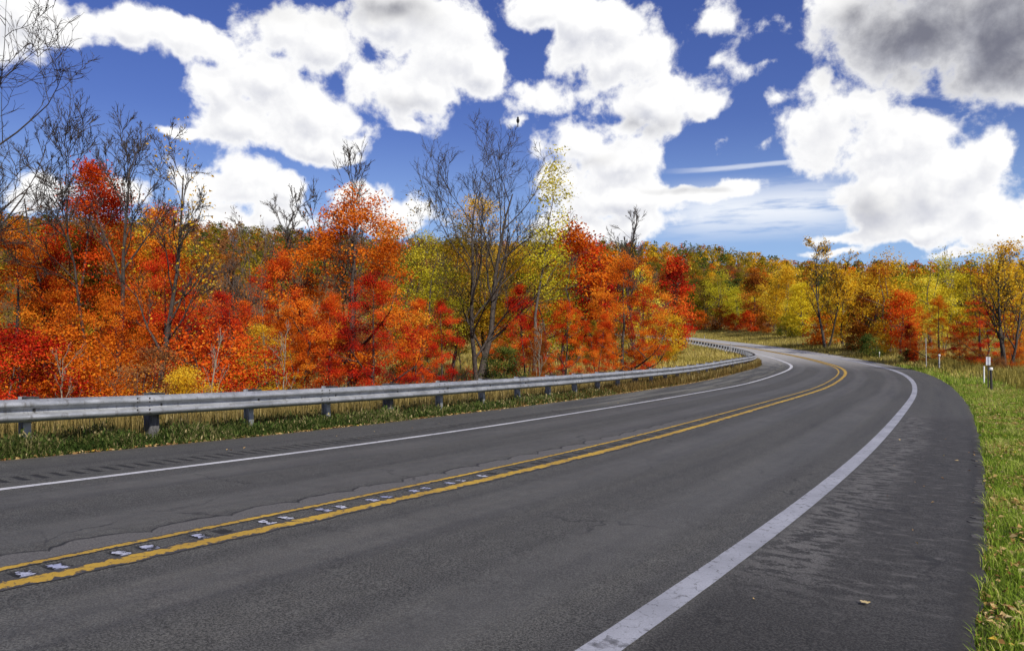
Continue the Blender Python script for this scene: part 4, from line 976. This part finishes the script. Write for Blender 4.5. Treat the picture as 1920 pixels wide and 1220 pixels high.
    L.append(blades(P, .32*R.uniform(.5, 1.4, len(P))*(1+c*.5)*np.clip((s-4)/14, .3, 1), .016*R.uniform(.6, 1.4, len(P)), np.clip(.45+c*.3+R.normal(0, .24, len(P)), 0, 1), R, .6))
    grass('rusty_grass', L, G_RUST, 'rusty brown grass under the guardrail further round the bend')
    L = []
    for s0, s1, o0, o1, dn, hh, ww in ((26, 150, -46, -6, 16, .5, .045), (40, 190, 5.1, 26, 22, .40, .05)):
        P, s, o = scatter(s0, s1, o0, o1, dn, R); c = clumpy(P, .16, 23.)
        L.append(blades(P, hh*R.uniform(.4, 1.4, len(P))*np.clip((np.abs(o)-4.9)*.6, .25, 1), ww*R.uniform(.6, 1.4, len(P)), np.clip(.5+c*.45+R.normal(0, .2, len(P)), 0, 1), R, .7))
    grass('field_grass', L, G_FIELD, 'golden grass of the field inside the bend and the far verge')
    # fallen leaves: drifts along both pavement edges and over the right verge
    Ps, sz = [], []
    P, s, o = scatter(-8, 34, 5.12, 9.5, 620, R); c = clumpy(P, 1.1, 29.); k = R.random(len(P)) < np.clip(.12+c*1.5+(o-5.35)*.35, .03, 1); Ps.append(P[k]+[0, 0, .06]); sz.append(.042*R.uniform(.6, 1.5, k.sum()))
    P, s, o = scatter(-8, 4, 5.0, 5.16, 520, R); Ps.append(P+[0, 0, .03]); sz.append(.028*R.uniform(.5, 1.4, len(P)))
    P, s, o = scatter(-9, 34, -5.58, -5.31, 300, R); Ps.append(P+[0, 0, .035]); sz.append(.055*R.uniform(.6, 1.5, len(P)))
    P, s, o = scatter(-6, 10, 3.7, 5.0, 1.2, R, True); Ps.append(P+[0, 0, .008]); sz.append(.03*R.uniform(.5, 1.3, len(P)))
    P, s, o = scatter(-6, 16, -5.3, -3.7, .8, R, True); Ps.append(P+[0, 0, .008]); sz.append(.035*R.uniform(.5, 1.3, len(P)))
    P = np.concatenate(Ps); sz = np.concatenate(sz); n = len(P)
    N = R.normal(0, .33, (n, 3)); N[:, 2] += 1; N /= np.linalg.norm(N, axis=1, keepdims=True)
    A = np.cross(N, R.normal(0, 1, (n, 3))); A /= np.linalg.norm(A, axis=1, keepdims=True); B = np.cross(N, A); s1 = sz[:, None]
    V = np.stack([P-A*.6*s1, P+B*.42*s1+N*.2*s1, P+A*.6*s1, P-B*.42*s1+N*.2*s1], 1).reshape(-1, 3); i = np.arange(n)*4
    o = obj('fallen_leaves', mesh_np('fallen_leaves', V, [np.concatenate([np.stack([i, i+1, i+2], 1), np.stack([i, i+2, i+3], 1)])], [LITTER], {'tint': np.repeat(np.clip(R.normal(.5, .24, n), 0, 1), 4)}))
    o['kind'] = 'stuff'; o['label'] = 'dry fallen leaves scattered along the pavement edges and verge'; o['category'] = 'leaves'
build_grass()

# ------------------------------------------------------------------ single leaves on the ground
def maple_leaf(s, o, size, pal, label, dz=.012, rz=0.):
    n = 20; a = np.linspace(0, 2*math.pi, n, endpoint=False); r = size*.5*(.55+.45*np.abs(np.cos(a*2.5))**.7)
    V = np.concatenate([[[0, 0, .006]], np.stack([np.cos(a)*r, np.sin(a)*r, .004+.35*r*np.abs(np.sin(a*1.5))*.5], 1)])
    f = np.array([[0, 1+i, 1+(i+1) % n] for i in range(n)])
    me = mesh_np('fallen_leaf', V, [f], [LITTER], {'tint': np.clip(np.full(n+1, pal)+np.linspace(-.08, .08, n+1), 0, 1)})
    p = road_pt(s, o); root = obj('fallen_leaf', me); root.location = (p[0], p[1], (p[2] if o < RE else gz(p[0], p[1]))+dz); root.rotation_euler = (0, 0, rz)
    tag(root, label, 'leaf', 'single fallen leaves')
maple_leaf(-4.75, 4.75, .065, .12, 'dark reddish brown leaf lying on the right shoulder near the bottom edge', rz=.4)
maple_leaf(-3.0, 4.5, .06, .75, 'small pale leaf lying on the dark right shoulder', rz=1.)
maple_leaf(4.2, 4.75, .07, .8, 'pale leaf farther up the right shoulder near the cracked edge', rz=2.)
maple_leaf(-4.1, 5.22, .075, .05, 'maroon leaf at the right pavement edge beside the grass', dz=.05, rz=2.)
maple_leaf(-4.25, 5.42, .07, .97, 'orange leaf standing in the green verge grass near the maroon leaf', dz=.08)
maple_leaf(3.9, 5.95, .12, 1., 'bright yellow leaf on the right verge grass at the picture edge', dz=.1)

# ------------------------------------------------------------------ a bird at the top of the tall bare tree
def bird():
    tree = next(o for o in bpy.data.objects if o.get('label', '').startswith('tall bare tree with two'))
    me = next(c for c in tree.children if c.name.startswith('branches')).data
    co = np.empty(len(me.vertices)*3, np.float32); me.vertices.foreach_get('co', co); co = co.reshape(-1, 3)*np.array(tree.scale)+np.array(tree.location)
    m = np.abs(co[:, 0]+.3) < .9; p = co[m][co[m][:, 2].argmax()]
    root = empty('bird', (float(p[0]), float(p[1]), float(p[2])-.03)); tag(root, 'small black bird perched at the top of the tall bare tree', 'bird')
    obj('body', MB().lathe([(.01, -.16), (.05, -.08), (.085, .0), (.08, .09), (.05, .15), (.055, .19), (.045, .23), (.008, .26)], 8, (0, 0, .15)).mesh('body', CARS, True), root)
    obj('tail', MB().box((0, .06, -.06), (.05, .02, .18)).mesh('tail', CARS), root)
    obj('beak', MB().lathe([(.014, 0), (.003, .06)], 6, (0, -.03, .375), 1).mesh('beak', STEEL_DK), root)
bird()
